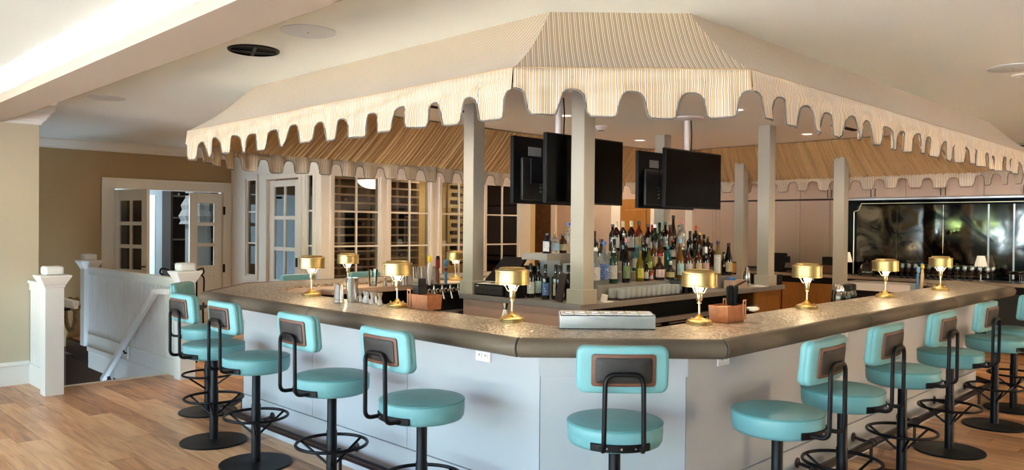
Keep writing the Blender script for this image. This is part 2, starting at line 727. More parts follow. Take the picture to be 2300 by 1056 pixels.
# dropped beam between the two rooms
struct('ceiling_beam', MB().box(1.57, 1.89, -6.0, 8.91, 2.58, CEIL), m_soffit)
cr = MB()
prof = [(1.57, 2.64), (1.545, 2.64), (1.535, 2.665), (1.51, 2.68), (1.47, 2.725), (1.455, 2.74), (1.45, CEIL), (1.57, CEIL)]
cr.loft([[(a, -6.0, z) for a, z in prof], [(a, 8.91, z) for a, z in prof]])
struct('trim_1', cr, m_white)

# walls -------------------------------------------------------------
struct('wall_left', MB().box(-2.2, 2.2, 8.91, 9.05, -0.1, CEIL), m_wall)
struct('wall_stair', MB().box(2.05, 2.2, 9.05, 12.3, -2.4, CEIL), m_wall)
cr = MB()
prof = [(8.91, 2.58), (8.895, 2.58), (8.885, 2.605), (8.86, 2.63), (8.82, 2.70), (8.795, 2.72), (8.79, CEIL), (8.91, CEIL)]
cr.loft([[(1.89, a, z) for a, z in prof], [(2.2, a, z) for a, z in prof]])
# the crown turns round the wall's end
cr.loft([[(2.2 - 8.91 + 8.91, a, z) for a, z in prof], [(2.2 + (8.91 - a), a, z) for a, z in prof], [(2.2 + (8.91 - a), 9.05, z) for a, z in prof]])
struct('trim_2', cr, m_white)
bb = MB()
prof = [(8.91, 0), (8.89, 0), (8.89, 0.19), (8.88, 0.195), (8.885, 0.215), (8.895, 0.225), (8.91, 0.23)]
bb.loft([[(-2.2, a, z) for a, z in prof], [(2.12, a, z) for a, z in prof]])
struct('baseboard_left', bb, m_white)

BW = 12.16      # wall across the stairwell, its shade put into the paint colour
DP0, DP1, DZ = 3.97, 5.60, 2.11
bw = MB()
bw.box(2.05, DP0 - 0.02, BW, BW + 0.14, -0.13, CEIL)
bw.box(DP1 + 0.02, 6.0, BW, BW + 0.14, -0.13, CEIL)
bw.box(DP0 - 0.02, DP1 + 0.02, BW, BW + 0.14, DZ + 0.02, CEIL)
struct('wall_back_left', bw, m_wall_shaded)
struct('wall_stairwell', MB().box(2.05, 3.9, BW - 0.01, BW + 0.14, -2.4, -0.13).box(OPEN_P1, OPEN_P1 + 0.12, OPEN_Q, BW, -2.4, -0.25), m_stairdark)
cr = MB()
prof = [(BW, 2.64), (BW - 0.015, 2.64), (BW - 0.02, 2.665), (BW - 0.05, 2.69), (BW - 0.085, 2.735), (BW - 0.10, 2.745), (BW - 0.10, CEIL), (BW, CEIL)]
cr.loft([[(2.2, a, z) for a, z in prof], [(5.74, a, z) for a, z in prof]])
struct('trim_3', cr, m_cream)

# door casing
tr = MB()
tr.box(3.80, DP0, BW - 0.03, BW + 0.16, 0, 2.265)
tr.box(DP1, 5.735, BW - 0.03, BW + 0.16, 0, 2.265)
tr.box(DP0, DP1, BW - 0.03, BW + 0.16, DZ, 2.265)
tr.box(3.79, 5.738, BW - 0.04, BW - 0.02, 2.235, 2.265)
tr.box(3.79, 3.815, BW - 0.04, BW - 0.02, 0, 2.265)
tr.box(DP0 + 0.0, DP0 + 0.015, BW + 0.02, BW + 0.06, 0, DZ).box(DP1 - 0.015, DP1, BW + 0.02, BW + 0.06, 0, DZ)
struct('trim_4', tr, m_cream, bevel=0.004)


def glazed_leaf(name, w, cols, rows, z0, z1, th=0.045, stile=0.115, H=2.09, bottom_panel=True, mat=None, parent=None, loc=(0, 0, 0), rz=0.0):
    """door leaf along +x from its hinge; glass rows between z0 and z1"""
    mat = mat or m_cream
    mb = MB()
    mb.box(0, stile, -th / 2, th / 2, 0.01, H)
    mb.box(w - stile, w, -th / 2, th / 2, 0.01, H)
    mb.box(stile, w - stile, -th / 2, th / 2, z1, H)
    mb.box(stile, w - stile, -th / 2, th / 2, z0 - 0.16, z0)
    mb.box(stile, w - stile, -th / 2, th / 2, 0.01, 0.22)
    root = obj(name, mb, mat, parent, loc, rz, smooth=False, bevel=0.005)
    obj('lower_panel', MB().box(stile, w - stile, -th / 2 + 0.012, th / 2 - 0.012, 0.22, z0 - 0.16), mat, root, smooth=False)
    gw, gh = (w - 2 * stile), (z1 - z0)
    m2 = MB()
    mt = 0.03
    for c in range(1, cols):
        x = stile + gw * c / cols
        m2.box(x - mt / 2, x + mt / 2, -th / 2 + 0.004, th / 2 - 0.004, z0, z1)
    for r in range(1, rows):
        z = z0 + gh * r / rows
        m2.box(stile, w - stile, -th / 2 + 0.005, th / 2 - 0.005, z - mt * 0.9, z + mt * 0.9)
    if m2.v:
        obj('muntin', m2, mat, root, smooth=False)
    me = mesh('pane', MB().box(0, gw / cols, -0.002, 0.002, 0, gh / rows), m_pane, False)
    for c in range(cols):
        for r in range(rows):
            link('pane', me, root, (stile + gw * c / cols, 0, z0 + gh * r / rows))
    return root


def hinge(parent, x, z, y=-0.03):
    obj('hinge', MB().box(x - 0.014, x + 0.014, y - 0.012, y + 0.012, z - 0.065, z + 0.065), m_iron, parent, smooth=False)


d1 = glazed_leaf('door_1', 0.82, 2, 3, 0.95, 1.93, stile=0.13, loc=W(DP0 + 0.01, BW - 0.015), rz=Q45 - math.radians(78))
d1['kind'] = 'structure'
d2 = glazed_leaf('door_2', 0.52, 1, 3, 0.95, 1.93, stile=0.125, loc=W(DP1 - 0.525, BW + 0.03), rz=Q45)
d2['kind'] = 'structure'
for z in (0.9, 1.82, 0.25):
    hinge(d1, -0.012, z, -0.02)
    hinge(d2, 0.535, z, -0.06)
obj('door_closer', MB().box(0.0, 0.14, -0.03, 0.03, 0, 0.035), m_iron, d2, (-0.16, 0, 2.045), smooth=False)
lv = fillet([(0.79, -0.02, 1.0), (0.79, -0.07, 1.0), (0.68, -0.075, 1.0)], 0.02)
obj('door_handle', MB().tube(lv, 0.009, 8), m_iron, d1)

# the passage beyond the doors
struct('wall_passage', MB().box(2.4, 8.9, 15.2, 15.4, 0, 2.9).box(2.3, 2.5, 12.3, 15.3, 0, 2.9).box(5.9, 6.1, 12.3, 12.6, 0, 2.9).box(8.8, 8.95, 12.3, 15.3, 0, 2.9), m_hallwhite)
g = glazed_leaf('door_3', 0.8, 1, 3, 0.85, 1.95, stile=0.15, mat=m_hallwhite, loc=W(4.55, 14.3), rz=Q45 + math.radians(-40))
g['kind'] = 'structure'
t = thing('passage_pillar', 'grey pillar with a ruffled hanging, seen through the open glazed doors', 'pillar', W(5.86, 13.7), Q45)
obj('shaft', MB().box(-0.16, 0.16, -0.16, 0.16, 0, 2.75), m_grey, t, smooth=False)
rf = MB()
ring0 = []
for lvl, (rr, zz) in enumerate(((0.20, 2.05), (0.27, 1.93), (0.25, 1.85), (0.31, 1.74), (0.27, 1.66), (0.30, 1.60))):
    ring0.append([((rr + 0.02 * math.sin(9 * a)) * math.cos(a), (rr + 0.02 * math.sin(9 * a)) * math.sin(a), zz) for a in [2 * PI * k / 40 for k in range(40)]])
rf.loft(ring0)
obj('ruffled_hanging', rf, m_grey, t)
t = thing('bookcase', 'dark bookcase with shelves, glimpsed between the glazed doors', 'bookcase', W(6.2, 14.6), Q45)
obj('carcass', MB().box(-0.5, 0.5, 0.25, 0.3, 0, 2.3).box(-0.5, -0.46, -0.1, 0.25, 0, 2.3).box(0.46, 0.5, -0.1, 0.25, 0, 2.3), m_darkwood, t, smooth=False)
for z in (0.4, 0.85, 1.3, 1.7, 2.1):
    obj('shelf', MB().box(-0.46, 0.46, -0.1, 0.25, z, z + 0.03), m_rack, t, smooth=False)
t = thing('table_lamp', 'lamp with pale cone shade glimpsed in front of the dark bookcase', 'lamp', W(6.75, 13.6, 0.8805), Q45)
obj('lamp_base', MB().lathe([(0, 0), (0.07, 0), (0.07, 0.02), (0.02, 0.05), (0.02, 0.4), (0, 0.4)], 16), m_brass, t)
obj('lamp_shade', MB().lathe([(0.16, 0.36), (0.09, 0.66)], 24), m_shade, t)
t = thing('console_table', 'white passage cabinet under the pale cone lamp', 'table', W(6.75, 13.6), Q45)
obj('tabletop', MB().box(-0.42, 0.42, -0.2, 0.2, 0.84, 0.88), m_hallwhite, t, smooth=False)
obj('cabinet_body', MB().box(-0.4, 0.4, -0.18, 0.18, 0, 0.84), m_hallwhite, t, smooth=False)
lw = area_light('passage_daylight', W(4.2, 13.7, 2.7), (0, 0, Q45), 1.6, 1.6, 75, (0.80, 0.93, 1.0))

# wine room: glazed wall facing the bar ------------------------------
WQ, WP = 9.447, 5.74
SILL, HEAD = 0.79, 2.315
wins = [(5.93, 6.727), (6.894, 7.66), (7.873, 8.66), (8.835, 9.62)]
ww = MB()
ww.box(WP + 0.003, 9.9, WQ, WQ + 0.13, 0, SILL)
ww.box(WP + 0.003, 9.9, WQ, WQ + 0.13, HEAD, CEIL)
xs = [WP + 0.003] + [x for w_ in wins for x in w_] + [9.9]
for i in range(0, len(xs), 2):
    ww.box(xs[i], xs[i + 1], WQ, WQ + 0.13, SILL, HEAD)
struct('wall_wine_room', ww, m_cream)


def window(name, x0, x1, z0, z1, y, cols, rows, mat, loc=(0, 0, 0), rz=Q45, fr=0.028, depth=0.07, mt=0.024, pane_mat=None, sill=True):
    mb = MB()
    mb.box(x0, x0 + fr, y, y + depth, z0, z1).box(x1 - fr, x1, y, y + depth, z0, z1)
    mb.box(x0 + fr, x1 - fr, y, y + depth, z0, z0 + fr).box(x0 + fr, x1 - fr, y, y + depth, z1 - fr, z1)
    # casing proud of the wall
    mb.box(x0 - 0.05, x0, y - 0.022, y + 0.01, z0 - 0.05, z1 + 0.05).box(x1, x1 + 0.05, y - 0.022, y + 0.01, z0 - 0.05, z1 + 0.05)
    mb.box(x0, x1, y - 0.022, y + 0.01, z1, z1 + 0.05).box(x0, x1, y - 0.03 if sill else y, y + 0.01, z0 - 0.05, z0)
    r = obj(name, mb, mat, None, loc, rz, smooth=False)
    r['kind'] = 'structure'
    gw, gh = (x1 - x0 - 2 * fr) / cols, (z1 - z0 - 2 * fr) / rows
    m2 = MB()
    for c in range(1, cols):
        m2.box(x0 + fr + gw * c - mt / 2, x0 + fr + gw * c + mt / 2, y + 0.012, y + 0.045, z0 + fr, z1 - fr)
    for k in range(1, rows):
        m2.box(x0 + fr, x1 - fr, y + 0.013, y + 0.044, z0 + fr + gh * k - mt / 2, z0 + fr + gh * k + mt / 2)
    if m2.v:
        obj('muntin', m2, mat, r, smooth=False)
    me = mesh('pane', MB().box(0, gw, -0.002, 0.002, 0, gh), pane_mat or m_pane, False)
    for c in range(cols):
        for k in range(rows):
            link('pane', me, r, (x0 + fr + gw * c, y + 0.028, z0 + fr + gh * k))
    return r


for i, (a, b) in enumerate(wins):
    window('window_%d' % (i + 1), a, b, SILL, HEAD, WQ, 2, 3, m_cream)

# entrance side of the wine room, facing the near room (plane p = WP)
dw = MB()
segs = [(9.447, 9.635), (9.84, 10.02), (10.95, 11.29), (11.63, 12.3)]
for a, b in segs:
    dw.box(WP, WP + 0.13, a + (0.0 if a > 9.5 else 0.003), b, 0, CEIL)
dw.box(WP, WP + 0.13, 9.635, 9.84, HEAD, CEIL).box(WP, WP + 0.13, 9.635, 9.84, 0, 0.8)
dw.box(WP, WP + 0.13, 11.29, 11.63, HEAD, CEIL).box(WP, WP + 0.13, 11.29, 11.63, 0, 0.8)
dw.box(WP, WP + 0.13, 10.02, 10.95, 2.28, CEIL)
struct('wall_wine_entrance', dw, m_cream)
# local x of these windows runs along -q
RZE = Q45 - PI / 2
window('window_5', -11.63, -11.29, 0.8, 2.315, 0, 1, 3, m_cream, W(WP, 0), RZE, fr=0.03)
window('window_6', -9.84, -9.635, 0.8, 2.315, 0, 1, 3, m_cream, W(WP, 0), RZE, fr=0.02)
d4 = glazed_leaf('door_4', 0.90, 2, 3, 0.79, 2.165, stile=0.145, H=2.26, loc=W(WP + 0.04, 10.935), rz=RZE)
d4['kind'] = 'structure'
obj('door_lock', MB().box(0.82, 0.86, -0.05, -0.02, 1.0, 1.13), m_iron, d4, smooth=False)
tr = MB()
tr.box(-11.02, -10.95, -0.025, 0.0, 0, 2.35).box(-10.02, -9.95, -0.025, 0, 0, 2.35).box(-10.95, -10.02, -0.025, 0, 2.28, 2.35)
o = struct('trim_5', tr, m_cream, frame45=False, bevel=0.004)
o.location = W(WP, 0)
o.rotation_euler = (0, 0, RZE)

# behind the wine wall
struct('wall_wine_back', MB().box(WP + 0.13, 10.0, 11.95, 12.1, 0, CEIL), m_yellowwall)
struct('wall_wine_end', MB().box(9.9, 10.02, WQ, 15.3, 0, CEIL), m_yellowwall)
area_light('wine_room_lamp', W(9.1, 11.0, 2.6), (0, 0, Q45), 0.9, 0.5, 26, (1.0, 0.82, 0.55))

# back of house wall: cabinets and smoked mirror hang on it (plane p = MP)
MP = 12.2
struct('wall_back_right', MB().box(MP, MP + 0.15, -6.2, 15.4, 0, CEIL), m_pink)
wr_ = MB().box(-2.4, MP, -6.2, -6.0, 0, 0.35).box(-2.4, MP, -6.2, -6.0, 2.5, CEIL)
ed = [-2.4] + [x for p_ in WIN_R for x in (p_ - 0.78, p_ + 0.78)] + [MP]
for i in range(0, len(ed), 2):
    wr_.box(ed[i], ed[i + 1], -6.2, -6.0, 0.35, 2.5)
struct('wall_right', wr_, m_wall)
struct('wall_hall', MB().box(10.02, MP, 15.2, 15.35, 0, CEIL), m_wall)
hall = MB()
hall.box(MP - 0.06, MP, 9.2, 9.42, 0, 2.6).box(MP - 0.06, MP, 10.88, 11.0, 0, 2.6).box(MP - 0.06, MP, 7.60, 7.75, 0, 2.6).box(MP - 0.06, MP, 8.42, 8.50, 0, 2.6)
struct('trim_6', hall, m_cream)
struct('wall_leaf_panel', MB().box(MP - 0.03, MP, 11.0, 12.3, 0, 2.6), m_mural)
d5 = MB().box(MP - 0.05, MP - 0.005, 8.5, 9.2, 0.0, 2.15)
d5 = struct('door_5', d5, m_amber)  # dark wood door, painted with the amber of the lamp on it
for z in (0.3, 1.2):
    obj('raised_panel', MB().box(MP - 0.07, MP - 0.05, 8.6, 9.1, z, z + 0.75), m_amber, d5, smooth=False, bevel=0.012)
area_light('hall_lamp', W(11.2, 9.4, 2.7), (0, 0, Q45), 0.5, 2.5, 34, (1.0, 0.80, 0.58))

# wall of windows behind the photographer: the room's daylight --------
wf = MB()
z0w, z1w = 0.35, 2.5
wf.box(WIN_P - 0.2, WIN_P, -6.2, 9.05, 0, z0w).box(WIN_P - 0.2, WIN_P, -6.2, 9.05, z1w, CEIL)
edges = [-6.2]
for q in sorted(WIN_Q):
    edges += [q - 0.78, q + 0.78]
edges.append(9.05)
for i in range(0, len(edges), 2):
    wf.box(WIN_P - 0.2, WIN_P, edges[i], edges[i + 1], z0w, z1w)
struct('wall_front', wf, m_wall)
for i, q in enumerate(WIN_Q):
    o = window('window_%d' % (i + 7), -0.78, 0.78, z0w, z1w, 0, 4, 3, m_white, W(WIN_P - 0.1, q), Q45 + PI / 2, fr=0.05, mt=0.03)
    t = thing('window_shade', 'tan scalloped cloth shade over the window wall behind the viewer', 'window shade', W(WIN_P + 0.05, q), Q45 - PI / 2, 'cloth shades over the front windows')
    rings = []
    for k in range(33):
        x = -0.80 + 1.60 * k / 32
        sag = 0.10 * abs(math.sin(PI * 2 * (k / 32)))
        rings.append([(x, 0.03 * math.sin(k * 1.2) * (1 - 0.6 * j / 5) + 0.02 * math.sin(j * 2.2), 2.60 - (0.36 + sag) * j / 5) for j in range(6)])
    obj('shade_cloth', MB().loft(rings, closed=False, caps=False), m_shadecloth, t)
for i, p_ in enumerate(WIN_R):
    window('window_%d' % (i + 15), -0.78, 0.78, 0.35, 2.5, 0, 4, 3, m_white, W(p_, -6.1), Q45 - PI, fr=0.05, mt=0.03)
struct('ground', MB().box(-40, WIN_P - 0.2, -40, 40, -0.35, -0.25).box(WIN_P - 0.2, 40, -40, -6.2, -0.35, -0.25), m_bounce_ground)
struct('wall_added_bounce', MB().box(2, 30, -15, -14.7, -0.3, 5.5), M('warm_bounce_stucco', '#D9BE9A', 0.9, noise=0.06, nscale=1.5))  # unseen wall added to hide the sky and bounce warm light in
rt = random.Random(4)
for k in range(6):
    q = -14 + k * 5.2
    pp = -20 - rt.random() * 3
    t = thing('garden_tree', 'green tree outside the front windows, seen in the mirror', 'tree', W(pp, q, -0.25), 0, 'trees outside the front windows')
    obj('trunk', MB().lathe([(0.16, 0), (0.11, 2.2), (0, 2.2)], 8), m_darkwood, t)
    cl = MB()
    for j in range(14):
        a, rr, zz = rt.random() * 2 * PI, rt.random() * 1.1, 2.0 + rt.random() * 2.6
        bmv = bmesh.new()
        bmesh.ops.create_icosphere(bmv, subdivisions=2, radius=0.55 + 0.5 * rt.random())
        vs = [(v.co.x * (1 + 0.25 * rt.random()) + rr * math.cos(a), v.co.y * (1 + 0.25 * rt.random()) + rr * math.sin(a), v.co.z * (0.8 + 0.3 * rt.random()) + zz) for v in bmv.verts]
        bmv.verts.ensure_lookup_table()
        fs = [tuple(v.index for v in f.verts) for f in bmv.faces]
        bmv.free()
        cl.add(vs, fs)
    obj('crown', cl, m_leaf, t)

# stairwell ----------------------------------------------------------
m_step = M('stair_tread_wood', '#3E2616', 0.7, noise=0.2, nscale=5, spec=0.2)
st = thing('staircase', 'dark wooden staircase going down behind the white newel posts', 'staircase', (0, 0, 0), Q45)
for k in range(6):
    q0 = OPEN_Q + 0.02 + k * 0.26
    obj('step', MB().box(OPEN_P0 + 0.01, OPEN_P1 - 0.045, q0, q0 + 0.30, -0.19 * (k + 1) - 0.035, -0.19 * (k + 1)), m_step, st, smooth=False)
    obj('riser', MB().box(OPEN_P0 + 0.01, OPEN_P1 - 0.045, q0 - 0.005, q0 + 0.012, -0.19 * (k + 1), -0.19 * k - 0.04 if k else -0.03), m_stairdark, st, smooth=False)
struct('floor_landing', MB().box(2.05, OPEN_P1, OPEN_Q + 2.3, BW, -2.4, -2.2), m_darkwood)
struct('trim_7', MB().box(OPEN_P0, OPEN_P1, OPEN_Q - 0.025, OPEN_Q + 0.03, -0.03, 0.008), m_cream)

# six square posts of the bar's centre --------------------------------
COLS = [(5.07, 4.235, 0.96), (5.05, 5.573, 0.96), (8.31, 4.243, 0.96), (8.31, 5.64, 0.96), (10.366, 4.243, 0.0), (10.366, 5.68, 0.0)]
for (p, q, z) in COLS:
    h = 0.0712
    o = obj('column', MB().box(-h, h, -h, h, z, CEIL), m_column, None, W(p, q), Q45, smooth=False, bevel=0.004)
    o['kind'] = 'structure'
    obj('column_base', MB().box(-0.092, 0.092, -0.092, 0.092, z, z + 0.125), m_column, o, smooth=False, bevel=0.004)

# ================================================================== AWNING OVER THE BAR
AW = [(0, 3.8), (1.15, 3.8), (5.6, 8.25), (5.6, 9.4), (2.91, 12.09), (1.76, 12.09), (-2.69, 7.64), (-2.69, 6.49)]
SEAM, DROP = 2.37, 0.235
aw = thing('bar_awning', 'striped tan and white fabric awning with scalloped valance over the bar', 'awning')
ring_top = offset_poly(AW, 0.47)
ring_lin0 = offset_poly(AW, 0.02)
ring_lin1 = offset_poly(AW, 0.51)
ra = random.Random(3)


def scallop(s):
    """drop of the hem, 0.105 at the head of an arch to 0.235 at the foot of a tab"""
    t = abs(((s / 0.2875) % 1.0) - 0.5) * 2       # 0 at the tab's centre, 1 at the arch's centre
    if t >= 0.54:
        a = min(1.0, (1 - t) / 0.46)
        return 0.108 + 0.080 * (1 - (1 - a ** 3) ** (1 / 2.0))
    if t > 0.34:
        b = (t - 0.34) / 0.20
        return 0.188 + (DROP - 0.188) * math.sqrt(max(0.0, 1 - b ** 2.2))
    return DROP


for i in range(8):
    a, b = Vector(AW[i]), Vector(AW[(i + 1) % 8])
    ta, tb = ring_top[i], ring_top[(i + 1) % 8]
    d = (b - a).normalized()
    nr = Vector((-d.y, d.x))
    ln = (b - a).length
    # sloping roof panel, its cloth sagging a little between eave and ceiling
    ns, nr_ = max(6, int(ln / 0.12)), 8
    vs, uvs, fs = [], [], []
    for r in range(nr_ + 1):
        u = r / nr_
        for k in range(ns + 1):
            t = k / ns
            e = a.lerp(b, t)
            f = ta.lerp(tb, t)
            pt = e.lerp(f, u)
            z = SEAM + (CEIL - SEAM) * u - 0.035 * math.sin(PI * u)
            vs.append((pt.x, pt.y, z))
            uvs.append(((pt - a).dot(d), u * 0.62))
    for r in range(nr_):
        for k in range(ns):
            q0 = r * (ns + 1) + k
            fs.append((q0, q0 + 1, q0 + ns + 2, q0 + ns + 1))
    link('roof_panel', uv_mesh('roof_panel', vs, fs, uvs, m_stripe), aw)
    # hanging scalloped valance
    n_tab = max(1, round(ln / 0.2875))
    sc = n_tab * 0.2875 / ln
    ns = int(ln / 0.0085)
    nv = 9
    vs, uvs, fs, hem = [], [], [], []
    phs = [ra.random() * 6.28 for _ in range(5)]
    for k in range(ns + 1):
        s = ln * k / ns
        dep = scallop(s * sc)
        edge = min(1, min(s, ln - s) / 0.12)
        for r in range(nv + 1):
            u = r / nv
            drop = dep * u
            fold = (0.017 * math.sin(s * 11 + phs[0]) + 0.013 * math.sin(s * 23 + phs[1]) + 0.008 * math.sin(s * 47 + phs[2])) * (drop / DROP) ** 0.9 * (0.35 + 0.65 * edge)
            # slanting drag creases
            fold += 0.009 * math.sin(s * 7.0 + drop * 60 + phs[3]) * math.sin(PI * min(1, drop / 0.16)) * edge
            sag = -0.008 * math.sin(s * 5.5 + phs[4]) * u
            pt = a + d * s - nr * (fold + 0.004 + 0.012 * u)
            vs.append((pt.x, pt.y, SEAM - drop + sag))
            uvs.append((s, drop))
        hem.append(Vector(vs[-1]))
    for k in range(ns):
        for r in range(nv):
            q0 = k * (nv + 1) + r
            fs.append((q0, q0 + 1, q0 + nv + 2, q0 + nv + 1))
    va = link('valance', uv_mesh('valance', vs, fs, uvs, m_valance), aw)
    so = va.modifiers.new('cloth', 'SOLIDIFY')
    so.thickness = 0.003
    # corded hem and cord along the seam
    obj('piping', MB().tube(hem[::2] + ([hem[-1]] if ns % 2 else []), 0.0048, 5), m_piping, va)
    obj('seam_cord', MB().tube([(a.x, a.y, SEAM + 0.002), (b.x, b.y, SEAM + 0.002)], 0.004, 5), m_valance if False else m_pleat, va)
    # gathered lining underneath
    la, lb, lc, ld = ring_lin0[i], ring_lin0[(i + 1) % 8], ring_lin1[i], ring_lin1[(i + 1) % 8]
    ns, nv = int(ln / 0.0085), 6
    rings = []
    ph = 0
    amp = 0.01
    off_ = []
    s_acc = 0
    vals = []
    while len(vals) < ns + 1:
        wdt = ra.randint(3, 7)
        am = 0.014 + 0.022 * ra.random()
        for j in range(wdt):
            vals.append(am * math.sin(PI * (j + 0.5) / wdt))
    for k in range(ns + 1):
        t = k / ns
        g = vals[k]
        row_ = []
        for r in range(nv + 1):
            u = r / nv
            pt = la.lerp(lb, t).lerp(lc.lerp(ld, t), u)
            z = 2.315 + (CEIL - 0.004 - 2.315) * u
            nn = Vector((nr.x * 0.66, nr.y * 0.66, -0.75))
            row_.append((pt.x + nn.x * g, pt.y + nn.y * g, z + nn.z * g * (1 - u * 0.5) - 0.02 * math.sin(PI * u)))
        rings.append(row_)
    obj('pleated_lining', MB().loft(rings, closed=False, caps=False), m_pleat, aw, ang=60)

# ================================================================== THE BAR
O = [(0.02, 3.66), (1.02, 3.66), (4.80, 7.44), (4.80, 8.40), (2.33, 10.87), (1.29, 10.87), (-2.45, 7.13), (-2.45, 6.13)]
EDGES = [0, 1, 2, 5, 6, 7]
ON = {}


def offc(d):
    k = round(d, 4)
    if k not in ON:
        ON[k] = offset_poly(O, d)
    return ON[k]


def sweep(i, prof, s0=None, s1=None, gap=0.0, mb=None):
    """carry a closed (inset, z) outline along bar edge i; mitred where s0/s1 is None"""
    a, b = Vector(O[i]), Vector(O[(i + 1) % 8])
    d = (b - a).normalized()
    nr = Vector((-d.y, d.x))
    r0, r1 = [], []
    for off_, z in prof:
        c0, c1 = offc(off_)[i], offc(off_)[(i + 1) % 8]
        p0 = c0 if s0 is None else a + d * s0 + nr * off_
        p1 = c1 if s1 is None else a + d * s1 + nr * off_
        p0 = p0 + d * gap
        p1 = p1 - d * gap
        r0.append((p0.x, p0.y, z))
        r1.append((p1.x, p1.y, z))
    mb = mb or MB()
    return mb.loft([r0, r1])


def rect(d0, d1, z0, z1):
    return [(d0, z0), (d1, z0), (d1, z1), (d0, z1)]


TOP = 1.07
bar = thing('bar_counter', 'pale panelled bar with hammered pewter top and padded brown leather edge', 'bar counter')
nose = [(0.048 + 0.048 * math.cos(2 * PI * k / 18), 1.029 + 0.047 * math.sin(2 * PI * k / 18)) for k in range(18)]
splits = {0: [None, None], 1: [None, 1.75, 3.5, None], 2: [None, None], 5: [None, 1.3, 2.6, 3.9, None], 6: [None, None], 7: [None, 1.62, None]}
for i in EDGES:
    if i == 5:
        ss = [0.05, 1.4, 2.8, 4.1, None]
    else:
        ss = splits[i]
    for j in range(len(ss) - 1):
        obj('padded_edge', sweep(i, nose, ss[j], ss[j + 1], 0.0025), m_nose, bar, bevel=0.006, seg=2, ang=50)
    obj('bar_top', sweep(i, rect(0.06, 0.54, 1.03, TOP), 0.05 if i == 5 else None, None, 0.0012), m_pewter, bar, smooth=False)
# plain inner ledges
for i in (5, 6):
    obj('inner_ledge', sweep(i, rect(0.545, 0.90 if i == 5 else 0.80, 1.0, 1.045), 0.3 if i == 5 else None, None), m_pink, bar, smooth=False)
obj('inner_ledge', sweep(1, rect(0.545, 0.95, 0.86, 0.90), 1.6, 5.0), m_steelmat, bar, smooth=False)
PAN = {0: [None, None], 1: [None, 1.457, 2.80, 4.14, None], 2: [None, None], 5: [0.1, 1.4, 2.7, 4.0, None], 6: [None, None], 7: [None, 1.174, 2.265, None]}
for i in EDGES:
    ss = PAN[i]
    for j in range(len(ss) - 1):
        obj('front_panel', sweep(i, rect(0.312, 0.34, 0.252, 0.845), ss[j], ss[j + 1], 0.002), m_barpaint, bar, smooth=False)
    e0 = 0.1 if i == 5 else None
    obj('frieze_rail', sweep(i, rect(0.298, 0.34, 0.848, 1.03), e0, None), m_barpaint, bar, smooth=False)
    obj('kick_rail', sweep(i, rect(0.302, 0.34, 0.0, 0.249), e0, None), m_barpaint, bar, smooth=False)
    obj('bar_carcass', sweep(i, rect(0.335, 0.345, 0.0, 1.03), e0, None), m_barpaint, bar, smooth=False)
    obj('inner_face', sweep(i, rect(0.50, 0.53, 0.0, 1.03), e0, None), m_black, bar, smooth=False)
obj('end_panel', sweep(2, rect(0.31, 0.53, 0.0, 1.03), 0.945, 0.955), m_barpaint, bar, smooth=False)


def bar_pt(i, s, d, z):
    a, b = Vector(O[i]), Vector(O[(i + 1) % 8])
    t = (b - a).normalized()
    nr = Vector((-t.y, t.x))
    p = a + t * s + nr * d
    return Vector((p.x, p.y, z)), math.atan2(t.y, t.x)


OUTL = [(7, 0.80, 'small white power outlet high on the bar front, leftmost below the leather edge'),
        (7, 1.87, 'small white power outlet below the leather edge, behind the third stool back'),
        (7, 2.96, 'small white power outlet below the leather edge, nearest the bar corner on the bluish side'),
        (1, 0.46, 'small white power outlet on the shaded bar side, nearest the bar corner'),
        (1, 2.05, 'small white power outlet on the shaded bar side, farther from the bar corner')]
for i, s, lb in OUTL:
    p_, rz = bar_pt(i, s, 0.2935, 0.905)
    t = thing('power_outlet', lb, 'outlet', p_, rz)
    obj('plate', MB().box(-0.058, 0.058, -0.006, 0.004, -0.036, 0.036), m_plastic, t, smooth=False, bevel=0.002)
    for x in (-0.024, 0.024):
        obj('socket', MB().box(x - 0.016, x + 0.016, -0.009, -0.004, -0.014, 0.014), m_white, t, smooth=False)
        obj('slot', MB().box(x - 0.006, x - 0.003, -0.0095, -0.0085, -0.006, 0.006).box(x + 0.003, x + 0.006, -0.0095, -0.0085, -0.006, 0.006), m_blackhole, t, smooth=False)

